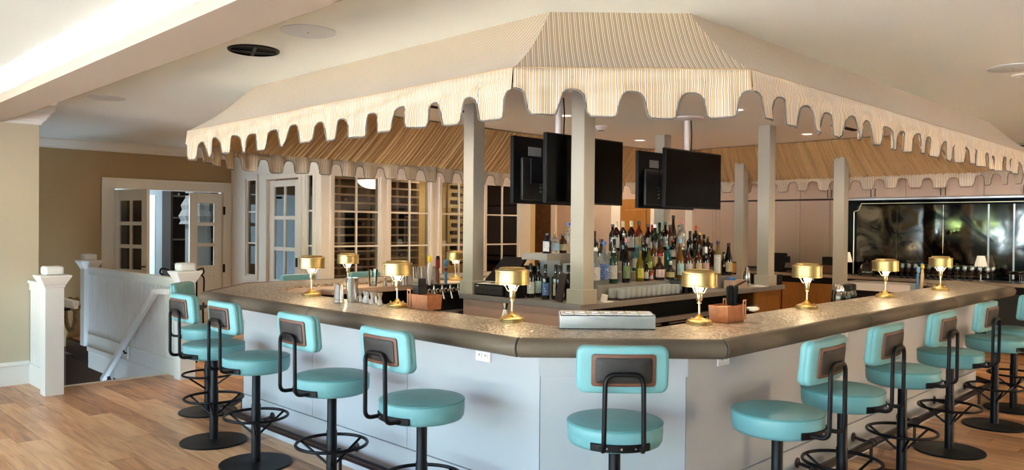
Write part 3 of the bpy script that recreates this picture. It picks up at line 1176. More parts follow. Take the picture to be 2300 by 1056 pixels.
# brass-brown foot rail
fr_ = thing('foot_rail', 'bronze pipe foot rail on brackets around the foot of the bar', 'foot rail')
RD, RZ_ = 0.175, 0.135
fo = offc(RD)
for i in (7, 0, 1, 2, 6):
    a, b = fo[i], fo[(i + 1) % 8]
    d = (b - a).normalized()
    nr = Vector((-d.y, d.x))
    obj('pipe', MB().tube([(a.x, a.y, RZ_), (b.x, b.y, RZ_)], 0.026, 14), m_rail, fr_)
    obj('elbow', MB().lathe([(0, -0.034), (0.02, -0.03), (0.033, -0.012), (0.034, 0), (0.033, 0.012), (0.02, 0.03), (0, 0.034)], 14, (b.x, b.y, RZ_)), m_rail, fr_)
    ln = (b - a).length
    nb = max(1, int(ln / 0.85))
    for k in range(nb):
        s = ln * (k + 0.5) / nb
        c = a + d * s
        w_ = c + nr * (0.298 - RD)
        br = obj('bracket', MB().tube([(c.x, c.y, RZ_), (w_.x, w_.y, RZ_ + 0.02)], 0.011, 8).tube([(c.x, c.y, RZ_), (c.x, c.y, 0.004)], 0.011, 8), m_rail, fr_)
        pl = MB().lathe([(0, 0.0), (0.032, 0.0), (0.032, 0.006), (0.014, 0.012), (0, 0.012)], 14)
        pl.xf(Matrix.Translation((w_.x, w_.y, RZ_ + 0.02)) @ Matrix.Rotation(math.atan2(-nr.y, -nr.x), 4, 'Z') @ Matrix.Rotation(PI / 2, 4, 'Y'))
        obj('flange', pl, m_rail, br)
        cl = MB()
        for e in (-0.03, 0.03):
            p0, p1 = c + d * (e - 0.014), c + d * (e + 0.014)
            cl.tube([(p0.x, p0.y, RZ_), (p1.x, p1.y, RZ_)], 0.031, 14)
        obj('collar', cl, m_rail, br)

# ================================================================== STOOLS


def make_stool(label):
    t = thing('bar_stool', label, 'stool', group='turquoise swivel stools round the bar')
    # seat looks towards +y; the back is at -y
    obj('base_plate', MB().lathe([(0, 0), (0.236, 0), (0.238, 0.006), (0.234, 0.012), (0.06, 0.017), (0.034, 0.02), (0, 0.02)], 40), m_iron, t)
    obj('pole', MB().lathe([(0.0305, 0.015), (0.0305, 0.40), (0.027, 0.405), (0.027, 0.625), (0, 0.625)], 20), m_iron, t)
    ring = [(0.205 * math.cos(2 * PI * k / 40), 0.205 * math.sin(2 * PI * k / 40), 0.325) for k in range(40)]
    fr = obj('foot_ring', MB().tube(ring, 0.0095, 8, True), m_iron, t)
    for k in range(3):
        a = PI / 2 + 2 * PI * k / 3
        obj('strut', MB().tube([(0.2 * math.cos(a), 0.2 * math.sin(a), 0.323), (0.025 * math.cos(a), 0.025 * math.sin(a), 0.20)], 0.0075, 7), m_iron, fr)
    seat = obj('seat', MB().lathe([(0, 0.625), (0.185, 0.625), (0.205, 0.632), (0.2145, 0.648), (0.2175, 0.69), (0.2165, 0.712), (0.2145, 0.7195), (0.2165, 0.7225), (0.2145, 0.7285), (0.2105, 0.7285), (0.19, 0.735), (0.11, 0.741), (0, 0.743)], 48), m_vinyl, t, ang=80)
    obj('welt', MB().tube([(0.2155 * math.cos(2 * PI * k / 48), 0.2155 * math.sin(2 * PI * k / 48), 0.7235) for k in range(48)], 0.0032, 6, True), m_vinyl_dark, seat)
    # upholstered back: a padded, gently curved rounded rectangle
    def pad(w, h, depths, r, bend, y0, z0, tilt):
        """depths: list of (y, inset)"""
        rings = []
        for y, ins in depths:
            ww, hh, rr = w / 2 - ins, h / 2 - ins, max(0.004, r - ins)
            pts = []
            for cx, cz, a0 in ((1, 1, 0), (-1, 1, 90), (-1, -1, 180), (1, -1, 270)):
                for k in range(7):
                    a = math.radians(a0 + 90 * k / 6)
                    pts.append((cx * (ww - rr) + rr * math.cos(a), cz * (hh - rr) + rr * math.sin(a)))
                nx, nz = (-1 if (cx, cz) == (1, 1) else 0), 0
            # densify the long straight sides
            dense = []
            for k in range(len(pts)):
                a_, b_ = pts[k], pts[(k + 1) % len(pts)]
                dense.append(a_)
                if abs(a_[0] - b_[0]) > 0.1:
                    for m in range(1, 6):
                        dense.append((a_[0] + (b_[0] - a_[0]) * m / 6, a_[1] + (b_[1] - a_[1]) * m / 6))
            rings.append([(x, y0 + y + bend * x * x + tilt * z, z0 + z) for x, z in dense])
        mb = MB()
        mb.loft(rings, True, False)
        # close both faces with a small fan grid following the bend
        for rg, fl_ in ((rings[0], True), (rings[-1], False)):
            n_ = len(rg)
            o0 = len(mb.v)
            mid = [(x * 0.55, y0 + (rg[0][1] - y0 - bend * rg[0][0] ** 2 - tilt * (rg[0][2] - z0)) * 1.0 + bend * (x * 0.55) ** 2 + tilt * (z - z0) * 0.55, z0 + (z - z0) * 0.55) for x, y, z in rg]
            mb.v.extend(rg)
            mb.v.extend(mid)
            for k in range(n_):
                k2 = (k + 1) % n_
                mb.f.append((o0 + k, o0 + k2, o0 + n_ + k2, o0 + n_ + k))
            c0 = len(mb.v)
            yc = sum(m_[1] for m_ in mid) / n_ - bend * 0.004
            # pair opposite columns so the middle keeps the curve
            top = mid
            order = sorted(range(n_), key=lambda k: top[k][0])
            mb.v.append((0, y0 + (rg[0][1] - y0 - bend * rg[0][0] ** 2 - tilt * (rg[0][2] - z0)), z0))
            for k in range(n_):
                mb.f.append((o0 + n_ + k, o0 + n_ + (k + 1) % n_, c0))
        bm_ = bmesh.new()
        me_ = bpy.data.meshes.new('tmp')
        me_.from_pydata(mb.v, [], mb.f)
        bm_.from_mesh(me_)
        bmesh.ops.remove_doubles(bm_, verts=bm_.verts, dist=0.0001)
        bm_.to_mesh(me_)
        out = MB()
        out.v = [tuple(v.co) for v in me_.vertices]
        out.f = [tuple(p_.vertices) for p_ in me_.polygons]
        bm_.free()
        bpy.data.meshes.remove(me_)
        return out
    yb, zb, tl = -0.235, 1.0, -0.10
    bk = obj('backrest', pad(0.392, 0.205, [(-0.030, 0.022), (-0.029, 0.010), (-0.022, 0.002), (-0.008, 0.0), (-0.004, 0.004), (0.0, 0.0), (0.014, 0.001), (0.026, 0.008), (0.031, 0.024)], 0.038, 0.55, yb, zb, tl), m_vinyl, t, ang=80)
    obj('walnut_plate', pad(0.272, 0.138, [(-0.008, 0.004), (-0.006, 0.0), (0.006, 0.0)], 0.014, 0.55, yb - 0.031, zb, tl), m_walnut, bk, ang=50)
    obj('black_plate', pad(0.240, 0.108, [(-0.006, 0.003), (-0.004, 0.0), (0.004, 0.0)], 0.012, 0.55, yb - 0.038, zb, tl), m_charcoal, bk, ang=50)
    # bent tube frame from the seat's heel up to the back
    zs = 0.655
    y1 = yb - 0.052
    pts = [(-0.084, -0.205, zs), (-0.084, -0.287, zs + 0.002), (-0.080, y1 - 0.003, 0.986), (0.080, y1 - 0.003, 0.986), (0.084, -0.287, zs + 0.002), (0.084, -0.205, zs)]
    obj('back_frame', MB().tube(fillet(pts, 0.048, 7), 0.0105, 10), m_iron, t)
    arc = []
    for k in range(17):
        a = -PI / 2 + math.radians(-36 + 72 * k / 16)
        arc.append(a)
    br = MB()
    br.loft([[(0.2235 * math.cos(a), 0.2235 * math.sin(a), zs - 0.017), (0.2235 * math.cos(a), 0.2235 * math.sin(a), zs + 0.017), (0.216 * math.cos(a), 0.216 * math.sin(a), zs + 0.017), (0.214 * math.cos(a), 0.214 * math.sin(a), zs - 0.017)] for a in arc])
    b_ = obj('seat_bracket', br, m_iron, t, bevel=0.004)
    for a in (-PI / 2 - 0.28, -PI / 2 + 0.28, -PI / 2):
        obj('screw', MB().cbox((0.2245 * math.cos(a), 0.2245 * math.sin(a), zs), (0.008, 0.008, 0.008), a), m_steelmat, b_, smooth=False)
    return t


RL, RR_, RN = -Q45, Q45, 0.0       # looking along +p (left side), +q... (right side), +y (near corner)
stools = [
    (0.475, 3.555, 0.0, 'turquoise stool seen square from behind, alone at the bar\'s cut near corner'),
    (-0.45, 3.975, RL, 'turquoise stool on the bar\'s bright left side, next to the near corner, largest there'),
    (-1.045, 4.575, RL, 'turquoise stool second from the near corner on the bar\'s bright side'),
    (-1.70, 5.225, RL, 'turquoise stool third from the near corner on the bar\'s bright side'),
    (-2.185, 5.76, RL, 'turquoise stool fourth from the near corner, its back near the white newel post'),
    (-2.585, 6.68, -PI / 2, 'turquoise stool with shaded dark back at the bar\'s far left end, partly hidden'),
    (1.29, 3.775, Q45, 'turquoise stool on the shaded right side, next to the near corner, seat shown whole'),
    (1.83, 4.31, Q45, 'turquoise stool second from the near corner on the shaded right side'),
    (2.49, 4.97, Q45, 'turquoise stool third from the near corner on the shaded right side'),
    (3.19, 5.68, Q45, 'turquoise stool fourth from the near corner on the shaded right side'),
    (3.98, 6.43, Q45, 'turquoise stool fifth from the near corner on the shaded right side'),
    (4.52, 7.03, Q45, 'farthest turquoise stool on the shaded right side, cut by the picture edge'),
    (-2.01, 7.79, Q45 + PI, 'stool behind the far counter, only its turquoise back top showing beside the wine-room door'),
    (-1.44, 8.36, Q45 + PI, 'stool behind the far counter, back top showing below the slatted wine racks'),
]
s0 = None
for x, y, rz, lb in stools:
    if s0 is None:
        s0 = make_stool(lb)
        s0.location = (x, y, 0)
        s0.rotation_euler = (0, 0, rz)
    else:
        dup(s0, (x, y, 0), rz, lb)

# ================================================================== BRASS LAMPS


def make_lamp(label):
    t = thing('brass_lamp', label, 'lamp', group='brass lamps along the bar top')
    obj('lamp_base', MB().lathe([(0, 0), (0.072, 0), (0.073, 0.008), (0.069, 0.013), (0.069, 0.019), (0.06, 0.024), (0.046, 0.03), (0.03, 0.033), (0.018, 0.042), (0.009, 0.056), (0, 0.056)], 36), m_brass, t, ang=30)
    kn = MB()
    for k in range(3):
        a = 0.5 + k * 2 * PI / 3
        kn.lathe([(0, 0), (0.005, 0.001), (0.006, 0.006), (0.003, 0.011), (0, 0.012)], 10, (0.047 * math.cos(a), 0.047 * math.sin(a), 0.028))
    obj('base_screw', kn, m_brasslight, t)
    obj('stem', MB().lathe([(0.0062, 0.05), (0.0062, 0.112), (0.013, 0.114), (0.013, 0.120), (0.0085, 0.124), (0.0165, 0.132), (0.018, 0.137), (0.018, 0.166), (0.0205, 0.168), (0.0205, 0.176), (0.014, 0.18), (0, 0.18)], 24), m_brasslight, t, ang=30)
    obj('bulb', MB().lathe([(0, 0.178), (0.014, 0.18), (0.021, 0.192), (0.022, 0.205), (0.016, 0.222), (0, 0.23)], 16), m_bulb, t)
    for k in range(3):
        a = PI / 2 + k * 2 * PI / 3 - 0.2
        ca, sa = math.cos(a), math.sin(a)
        pts = [(0.016 * ca, 0.016 * sa, 0.166), (0.030 * ca, 0.030 * sa, 0.172), (0.042 * ca, 0.042 * sa, 0.196), (0.062 * ca, 0.062 * sa, 0.214), (0.088 * ca, 0.088 * sa, 0.216)]
        obj('shade_arm', MB().tube(fillet(pts, 0.015, 4), 0.0034, 7), m_brasslight, t)
    sh = obj('shade', MB().lathe([(0.094, 0.208), (0.0975, 0.208), (0.0975, 0.217), (0.0955, 0.219), (0.0955, 0.277), (0.0975, 0.279), (0.0975, 0.286), (0.094, 0.289), (0.076, 0.292), (0.074, 0.298), (0.071, 0.302), (0.064, 0.303), (0.062, 0.296), (0.072, 0.288), (0.092, 0.283), (0.092, 0.210)], 48), m_brass, t, ang=30)
    return t


lamps = [
    (0.004, 4.40, TOP, 'brass lamp beside the near corner, left of the steel garnish tray'),
    (-0.746, 5.115, TOP, 'brass lamp on the bar\'s bright side, beside the jiggers and the napkin caddy'),
    (-1.497, 5.866, TOP, 'brass lamp on the bar\'s bright left side, farthest out, left of the shaker tins'),
    (1.043, 4.348, TOP, 'brass lamp right of the steel garnish tray, beside the copper caddy'),
    (1.984, 5.26, TOP, 'brass lamp on the right side of the bar, second from the near corner'),
    (2.952, 6.187, TOP, 'brass lamp on the right side of the bar, in front of the mirror\'s corner'),
    (3.821, 6.979, TOP, 'brass lamp on the right side beside the blue tap handle'),
    (-1.49, 7.13, 1.0455, 'brass lamp on the far counter, its shade against the wine racks'),
    (-0.58, 8.10, 1.0455, 'brass lamp on the far counter, half hidden behind a square post'),
]
l0 = None
for k, (x, y, z, lb) in enumerate(lamps):
    rz = 0.3 * k
    if l0 is None:
        l0 = make_lamp(lb)
        l0.location = (x, y, z + 0.0006)
    else:
        dup(l0, (x, y, z + 0.0006), rz, lb)

# ================================================================== CENTRE ISLAND
IZ = 0.96
isl = thing('bar_island', 'centre bar island with zinc-edged top, blush end panel and black cooler front', 'bar island', (0, 0, 0), Q45)
IP0, IP1, IQ0, IQ1 = 4.957, 8.62, 4.157, 5.67
obj('island_top', MB().box(IP0, IP1, IQ0, IQ1, IZ - 0.048, IZ), m_zinc, isl, smooth=False, bevel=0.003)
obj('end_panel', MB().box(IP0 + 0.03, IP0 + 0.08, IQ0 + 0.03, IQ1 - 0.03, 0, IZ - 0.048), m_pink, isl, smooth=False)
obj('end_panel', MB().box(IP1 - 0.6, IP1 - 0.05, IQ0 + 0.05, IQ0 + 0.08, 0, IZ - 0.048).box(IP1 - 0.09, IP1 - 0.05, IQ0 + 0.08, IQ1 - 0.05, 0, IZ - 0.048), m_amber, isl, smooth=False)
obj('cooler_front', MB().box(IP0 + 0.08, IP1 - 0.6, IQ0 + 0.25, IQ0 + 0.30, 0, IZ - 0.048), m_black, isl, smooth=False)
obj('island_back', MB().box(IP0 + 0.08, IP1 - 0.09, IQ1 - 0.08, IQ1 - 0.04, 0, IZ - 0.048), m_black, isl, smooth=False)
obj('speed_shelf', MB().box(IP0 + 0.09, IP1 - 0.6, IQ0 + 0.02, IQ0 + 0.24, 0.72, 0.735).box(IP0 + 0.09, IP1 - 0.6, IQ0 + 0.02, IQ0 + 0.03, 0.735, 0.765), m_zinc, isl, smooth=False)
for k in range(4):
    x = IP0 + 0.12 + k * 0.72
    dr = obj('cooler_door', MB().box(x, x + 0.68, IQ0 + 0.225, IQ0 + 0.25, 0.1, 0.70), m_blackgloss, isl, smooth=False, bevel=0.004)
    obj('door_handle', MB().box(x + 0.05, x + 0.63, IQ0 + 0.20, IQ0 + 0.225, 0.655, 0.67), m_steelmat, dr, smooth=False)

rk = thing('bottle_riser', 'stepped bottle display on the centre island, full of spirits', 'display stand', (0, 0, 0), Q45)
P0, P1 = 5.22, 8.0
obj('step', MB().box(5.43, 7.95, 4.35, 4.487, IZ, 1.09), m_zinc, rk, smooth=False)
obj('step', MB().box(5.43, 7.95, 4.489, 4.627, IZ, 1.18), m_zinc, rk, smooth=False)
obj('step', MB().box(5.43, 7.95, 4.629, 4.767, IZ, 1.27), m_zinc, rk, smooth=False)
obj('top_shelf', MB().box(P0, P1, 4.77, 5.09, 1.30, 1.36), m_zinc, rk, smooth=False)
obj('shelf_foot', MB().box(5.43, 7.9, 4.80, 5.06, IZ, 1.30), m_zinc, rk, smooth=False)

GL = {}


def gmat(key):
    if key in GL:
        return GL[key]
    spec = {
        'navy': ('#10182E', 0.0), 'black': ('#0C0B0C', 0.0), 'brown': ('#2A120A', 0.0), 'darkgreen': ('#0D2416', 0.0), 'green': ('#0A3A22', 0.0),
        'red': ('#26080A', 0.0), 'amber': ('#4A2108', 0.0), 'amberred': ('#5E1A0A', 0.0), 'teal': ('#145A5E', 0.0), 'orange': ('#A8431C', 0.0),
        'yellow': ('#7C6C1C', 0.3), 'greenyellow': ('#66702A', 0.3), 'gold': ('#7C5222', 0.3), 'paleamber': ('#8A7448', 0.4), 'clear': ('#E4ECEC', 0.9)}[key]
    GL[key] = M('glass_' + key, spec[0], 0.06, trans=spec[1], coat=0.4, ior=1.3 if spec[1] else 1.5)
    return GL[key]


CAPC = {'navy': '#1A2444', 'cork': '#B08A5C', 'blue': '#2F5EA8', 'black': '#151414', 'white': '#E8E6E2', 'cream': '#D9CFB0', 'rose': '#C77F86', 'teal': '#2E8A86', 'redcap': '#B0212A', 'greencap': '#2A6B55', 'glass': '#7E8A88',
        'steelblue': '#7FB0C4', 'orangecap': '#D4571F', 'gold': '#B88A3C', 'goldball': '#A88A50', 'orange': '#D55B2B', 'pourer': '#B9B9B9'}
LABC = {'white': '#CFCBC6', 'paleblue': '#A5BCD0', 'cream': '#C4B48C', 'blue': '#48659C', 'green': '#7D8F62', 'yellow': '#D6C94A', 'limegreen': '#A3B84A', 'tan': '#BFA276', 'redwhite': '#D8C4C0', 'gold': '#CDBB86', 'oval': '#B9D3D0', 'pink': '#CBA49A'}
CM, LM = {}, {}


def capm(k):
    if k not in CM:
        CM[k] = M('cap_' + k, CAPC[k], 0.3, metal=0.9 if k == 'pourer' else (0.5 if k in ('gold', 'goldball') else 0.0))
    return CM[k]


def labm(k):
    if k not in LM:
        ink = {'blue': '#DDE6F2', 'redwhite': '#B22A2E', 'yellow': '#5B6A2A', 'limegreen': '#3F5C2A', 'green': '#2F4030', 'oval': '#4E8C8C', 'paleblue': '#4F7FB2'}.get(k, '#7A736C')
        LM[k] = label_mat('label_' + k, LABC[k], ink)
    return LM[k]


def bottle_profile(shape, h, r):
    nr = min(0.0145, r * 0.42)
    if shape == 'bordeaux':
        b, s = 0.60 * h, 0.70 * h
        pr = [(r * 0.9, 0), (r, 0.006), (r, b), (r * 0.93, b + (s - b) * 0.4), (r * 0.62, b + (s - b) * 0.8), (nr * 1.15, s), (nr, s + 0.02), (nr, h * 0.93)]
    elif shape == 'tall':
        pr = [(r * 0.9, 0), (r, 0.006), (r * 1.0, h * 0.42), (r * 0.92, h * 0.52), (r * 0.6, h * 0.64), (nr * 1.1, h * 0.74), (nr, h * 0.93)]
    elif shape == 'squat':
        pr = [(r * 0.85, 0), (r * 0.98, 0.008), (r, h * 0.25), (r * 0.98, h * 0.42), (r * 0.75, h * 0.56), (r * 0.42, h * 0.65), (nr, h * 0.73), (nr, h * 0.93)]
    elif shape == 'champagne':
        pr = [(r * 0.9, 0), (r, 0.006), (r, h * 0.46), (r * 0.9, h * 0.56), (r * 0.6, h * 0.70), (nr * 1.25, h * 0.82), (nr * 1.05, h * 0.95)]
    elif shape == 'gin':
        b = 0.62 * h
        pr = [(r * 0.92, 0), (r, 0.006), (r * 1.0, b), (r * 0.9, b + 0.02), (r * 0.55, b + 0.035), (nr, b + 0.05), (nr, h * 0.93)]
    else:
        b = 0.58 * h
        pr = [(r * 0.92, 0), (r, 0.006), (r, b), (r * 0.93, b + h * 0.06), (r * 0.7, b + h * 0.12), (nr * 1.2, b + h * 0.17), (nr, b + h * 0.20), (nr, h * 0.93)]
    return pr, nr


def make_bottle(name, label, loc, h, r, shape, glass, cap, lab, rz, group, cat='bottle'):
    t = thing(name, label, cat, loc, rz, group)
    pr, nr = bottle_profile(shape, h, r)
    n = 20
    prof = [(0, 0)] + pr + [(0, pr[-1][1])]
    if shape == 'square':
        mb = MB().lathe(prof, 20)
        # flatten the sides into a rounded square
        out = []
        for x, y, z in mb.v:
            rr = math.hypot(x, y)
            if rr > nr * 1.4:
                a = math.atan2(y, x)
                k = 1 / (abs(math.cos(a)) ** 6 + abs(math.sin(a)) ** 6) ** (1 / 6)
                f = 1 + (k - 1) * min(1, (rr / r))
                x, y = x * f * 0.93, y * f * 0.93
            out.append((x, y, z))
        mb.v = out
    else:
        mb = MB().lathe(prof, n)
    obj('glass_body', mb, gmat(glass), t, ang=50)
    c = MB()
    if cap == 'pourer':
        c.lathe([(0, h * 0.86), (nr * 1.25, h * 0.86), (nr * 1.25, h * 0.90), (nr * 0.5, h * 0.91), (nr * 0.3, h * 1.0), (0, h * 1.0)], 12)
    elif cap in ('glass', 'goldball'):
        c.lathe([(0, h * 0.88), (nr * 1.1, h * 0.88), (nr * 1.0, h * 0.905), (nr * 1.6, h * 0.935), (nr * 1.7, h * 0.965), (nr * 1.0, h * 0.995), (0, h)], 14)
    elif cap in ('cream', 'orangecap') or shape == 'bordeaux':
        c.lathe([(0, h * 0.80), (nr * 1.12, h * 0.80), (nr * 1.12, h * 0.985), (nr * 0.9, h), (0, h)], 14)
    else:
        c.lathe([(0, h * 0.90), (nr * 1.25, h * 0.90), (nr * 1.25, h * 0.99), (nr * 1.0, h), (0, h)], 14)
    obj('bottle_cap', c, capm(cap), t, ang=40)
    if lab != 'none':
        ztop = next((pr[i][1] for i in range(len(pr)) if pr[i][0] < r * 0.97 and i > 1), h * 0.5)
        z0, z1 = 0.16 * ztop + 0.006, 0.74 * ztop
        if lab in ('white',) and cap == 'navy':
            z0, z1 = 0.1 * ztop + 0.006, 0.95 * ztop
        rr = r + 0.0008
        half = 1.05
        lb = MB()
        if shape == 'square':
            w_ = r * 0.72
            y_ = -r * 0.93 - 0.0012
            lb.box(-w_, w_, y_ - 0.0006, y_, z0, z1)
        else:
            lb.lathe([(rr, z0), (rr, z1)], 12, (0, 0, 0), -PI / 2 - half, -PI / 2 + half)
        o = obj('paper_label', lb, labm(lab), t)
    return t


BOTTLES = [
    (5.316, 4.86, 1.36, 0.182, 0.04, 'square', 'navy', 'navy', 'white', 'navy square bottle with pale label, leftmost on the top step, left of the square post'),
    (5.42, 4.86, 1.36, 0.194, 0.045, 'square', 'clear', 'cork', 'paleblue', 'clear square bottle with pale blue label, on the top step left of the post'),
    (5.533, 4.86, 1.36, 0.177, 0.04, 'round', 'amber', 'navy', 'cream', 'amber bottle with cream label on the top step, just left of the post'),
    (5.615, 4.86, 1.36, 0.287, 0.037, 'round', 'clear', 'blue', 'none', "tall clear bottle with blue cap at the post's left edge, top step"),
    (5.804, 4.7, 1.27, 0.299, 0.04, 'bordeaux', 'black', 'black', 'none', "dark bottle with pale neck band at the post's right edge"),
    (5.483, 4.42, 1.09, 0.334, 0.04, 'round', 'clear', 'white', 'white', 'clear bottle with white label, leftmost in the front row right of the post'),
    (5.735, 4.56, 1.18, 0.316, 0.038, 'round', 'brown', 'black', 'none', 'plain brown bottle below the small white lampshade'),
    (5.604, 4.42, 1.09, 0.389, 0.048, 'round', 'clear', 'blue', 'blue', 'clear frosted bottle with blue cap and blue label, front row'),
    (6.473, 5.0, 1.36, 0.277, 0.038, 'round', 'black', 'black', 'none', 'dark bottle with black cap, left of the cream-capped row on the top step'),
    (6.35, 4.86, 1.36, 0.308, 0.042, 'round', 'red', 'cream', 'white', 'dark red bottle with cream cap, leftmost of the three cream-capped bottles'),
    (5.93, 4.56, 1.18, 0.315, 0.036, 'bordeaux', 'black', 'black', 'white', 'slim black bottle behind the green gin bottle'),
    (5.742, 4.42, 1.09, 0.33, 0.04, 'gin', 'green', 'pourer', 'white', 'green gin bottle with white label and steel pourer, front row'),
    (6.461, 4.86, 1.36, 0.309, 0.042, 'round', 'brown', 'cream', 'none', 'dark bottle with cream cap, middle of the three cream-capped bottles'),
    (6.263, 4.7, 1.27, 0.305, 0.036, 'bordeaux', 'black', 'pourer', 'none', 'tall black bottle with silver pourer in the second row'),
    (5.931, 4.42, 1.09, 0.415, 0.04, 'tall', 'black', 'rose', 'green', 'tall black bottle with green label and rose pourer, front row'),
    (6.605, 4.86, 1.36, 0.315, 0.042, 'round', 'red', 'cream', 'white', 'dark red bottle with cream cap, right one of the three cream-capped bottles'),
    (6.285, 4.56, 1.18, 0.256, 0.04, 'round', 'teal', 'teal', 'white', 'turquoise bottle with white print between the front-row bottles'),
    (6.737, 4.86, 1.36, 0.312, 0.04, 'round', 'amberred', 'black', 'cream', 'orange-red bottle with black and white neck on the top step'),
    (6.149, 4.42, 1.09, 0.33, 0.038, 'tall', 'yellow', 'black', 'yellow', 'yellow liqueur bottle with yellow label, front row'),
    (6.615, 4.7, 1.27, 0.256, 0.034, 'bordeaux', 'darkgreen', 'black', 'none', 'dark green slim bottle behind the yellow liqueur'),
    (6.905, 4.86, 1.36, 0.281, 0.038, 'round', 'red', 'black', 'white', 'dark red bottle with black cap and white neck label, top step'),
    (6.494, 4.56, 1.18, 0.223, 0.036, 'tall', 'greenyellow', 'black', 'limegreen', 'pale green liqueur bottle with lime green label'),
    (6.258, 4.42, 1.09, 0.187, 0.03, 'round', 'black', 'black', 'white', 'short black bottle with plain white label in the front row'),
    (6.339, 4.42, 1.09, 0.107, 0.018, 'round', 'orange', 'orange', 'white', 'tiny bottle with orange cap in the front row'),
    (6.978, 4.86, 1.36, 0.277, 0.034, 'bordeaux', 'red', 'redcap', 'none', 'slim bottle with bright red cap on the top step'),
    (6.796, 4.7, 1.27, 0.371, 0.042, 'gin', 'darkgreen', 'white', 'white', 'dark green bottle with white cap and white label'),
    (7.111, 4.86, 1.36, 0.302, 0.036, 'bordeaux', 'green', 'black', 'none', 'green bottle with black cap on the top step'),
    (6.578, 4.56, 1.18, 0.294, 0.042, 'round', 'amber', 'black', 'tan', 'amber bottle with tan label, left one of the tan-labelled pair'),
    (6.703, 4.56, 1.18, 0.298, 0.042, 'round', 'amber', 'black', 'tan', 'amber bottle with tan label, right one of the tan-labelled pair'),
    (6.475, 4.42, 1.09, 0.26, 0.052, 'squat', 'red', 'redcap', 'redwhite', 'squat dark red bottle with red and white label, front row'),
    (7.221, 4.86, 1.36, 0.308, 0.044, 'round', 'red', 'greencap', 'white', 'reddish bottle with green cap and big white label on the top step'),
    (6.831, 4.56, 1.18, 0.237, 0.032, 'round', 'teal', 'teal', 'none', 'small teal-necked bottle in the second row'),
    (7.315, 4.86, 1.36, 0.28, 0.038, 'round', 'amber', 'black', 'cream', 'amber bottle with long black neck on the top step'),
    (7.589, 5.0, 1.36, 0.388, 0.036, 'tall', 'brown', 'black', 'none', 'tallest bottle, brown with a black cap, on the top step'),
    (6.669, 4.42, 1.09, 0.181, 0.048, 'squat', 'black', 'cream', 'gold', 'squat black bottle with gold band label, front row'),
    (7.125, 4.7, 1.27, 0.212, 0.04, 'round', 'black', 'redcap', 'white', 'black bottle with dark red wax cap and white label'),
    (7.707, 5.0, 1.36, 0.282, 0.042, 'squat', 'clear', 'glass', 'none', 'clear bottle with round grey stopper on the top step'),
    (7.554, 4.86, 1.36, 0.327, 0.042, 'round', 'clear', 'rose', 'white', 'clear bottle with rose cap and white label on the top step'),
    (6.837, 4.42, 1.09, 0.403, 0.042, 'tall', 'gold', 'steelblue', 'oval', 'golden tequila bottle with pale oval label, front row'),
    (7.464, 4.7, 1.27, 0.303, 0.038, 'bordeaux', 'black', 'black', 'none', 'black bottle with long black capsule behind the golden tequila'),
    (6.994, 4.42, 1.09, 0.315, 0.042, 'round', 'amber', 'black', 'white', 'amber bottle with low white label, first right of the golden tequila'),
    (7.839, 4.86, 1.36, 0.274, 0.038, 'bordeaux', 'black', 'orangecap', 'none', 'dark bottle with orange neck and black top on the top step'),
    (7.655, 4.7, 1.27, 0.289, 0.036, 'round', 'amber', 'gold', 'none', 'amber bottle behind the orange-necked bottle'),
    (7.181, 4.42, 1.09, 0.313, 0.04, 'round', 'amber', 'black', 'cream', 'amber bottle with cream label, second right of the golden tequila'),
    (7.748, 4.7, 1.27, 0.264, 0.036, 'bordeaux', 'black', 'black', 'white', 'dark bottle with black cap and pale neck, upper right of the display'),
    (7.832, 4.7, 1.27, 0.244, 0.04, 'round', 'amber', 'goldball', 'none', 'amber bottle with round gold stopper'),
    (7.33, 4.42, 1.09, 0.316, 0.038, 'bordeaux', 'black', 'white', 'pink', 'black bottle with white neck and pinkish label, front row'),
    (7.673, 4.56, 1.18, 0.262, 0.044, 'square', 'brown', 'black', 'none', 'dark square bottle with flat black stopper'),
    (7.575, 4.42, 1.09, 0.38, 0.042, 'round', 'paleamber', 'navy', 'white', 'pale bottle with navy cap and tall white label, near the right end'),
    (7.696, 4.42, 1.09, 0.258, 0.026, 'tall', 'black', 'black', 'none', 'thin black bottle between the last two front-row bottles'),
    (7.801, 4.42, 1.09, 0.354, 0.042, 'champagne', 'black', 'black', 'cream', 'black sparkling-wine bottle with cream label, rightmost of the display'),
]
rb = random.Random(21)
for (p, q, z, h, r, sh, g, cap, lab, desc) in BOTTLES:
    loc = W(p, q, z + 0.0006)
    face = math.atan2(loc.x, loc.y)       # labels turned towards the bar's guests
    make_bottle('liquor_bottle', desc, loc, h, r, sh, g, cap, lab, -face + rb.uniform(-0.35, 0.5), 'spirits on the stepped display')

WINES = [(5.155, 4.91, 'white', 'leftmost wine bottle on the island, low white label'), (5.27, 4.92, 'oval', 'second wine bottle from the left on the island, dark picture label'),
         (5.13, 4.705, 'blue', 'third wine bottle from the left on the island, with blue label'), (5.175, 4.62, 'tan', 'fourth wine bottle from the left on the island, with brown patterned label'),
         (5.115, 4.52, 'cream', 'fifth wine bottle from the left on the island, with cream label'), (5.215, 4.51, 'none', 'rightmost wine bottle on the island, half behind the square post')]
for k, (p, q, lab, d) in enumerate(WINES):
    make_bottle('wine_bottle', d, W(p, q, IZ), 0.312, 0.0375, 'bordeaux', 'black', 'black', lab, 0.1 * k, 'wine bottles on the island')

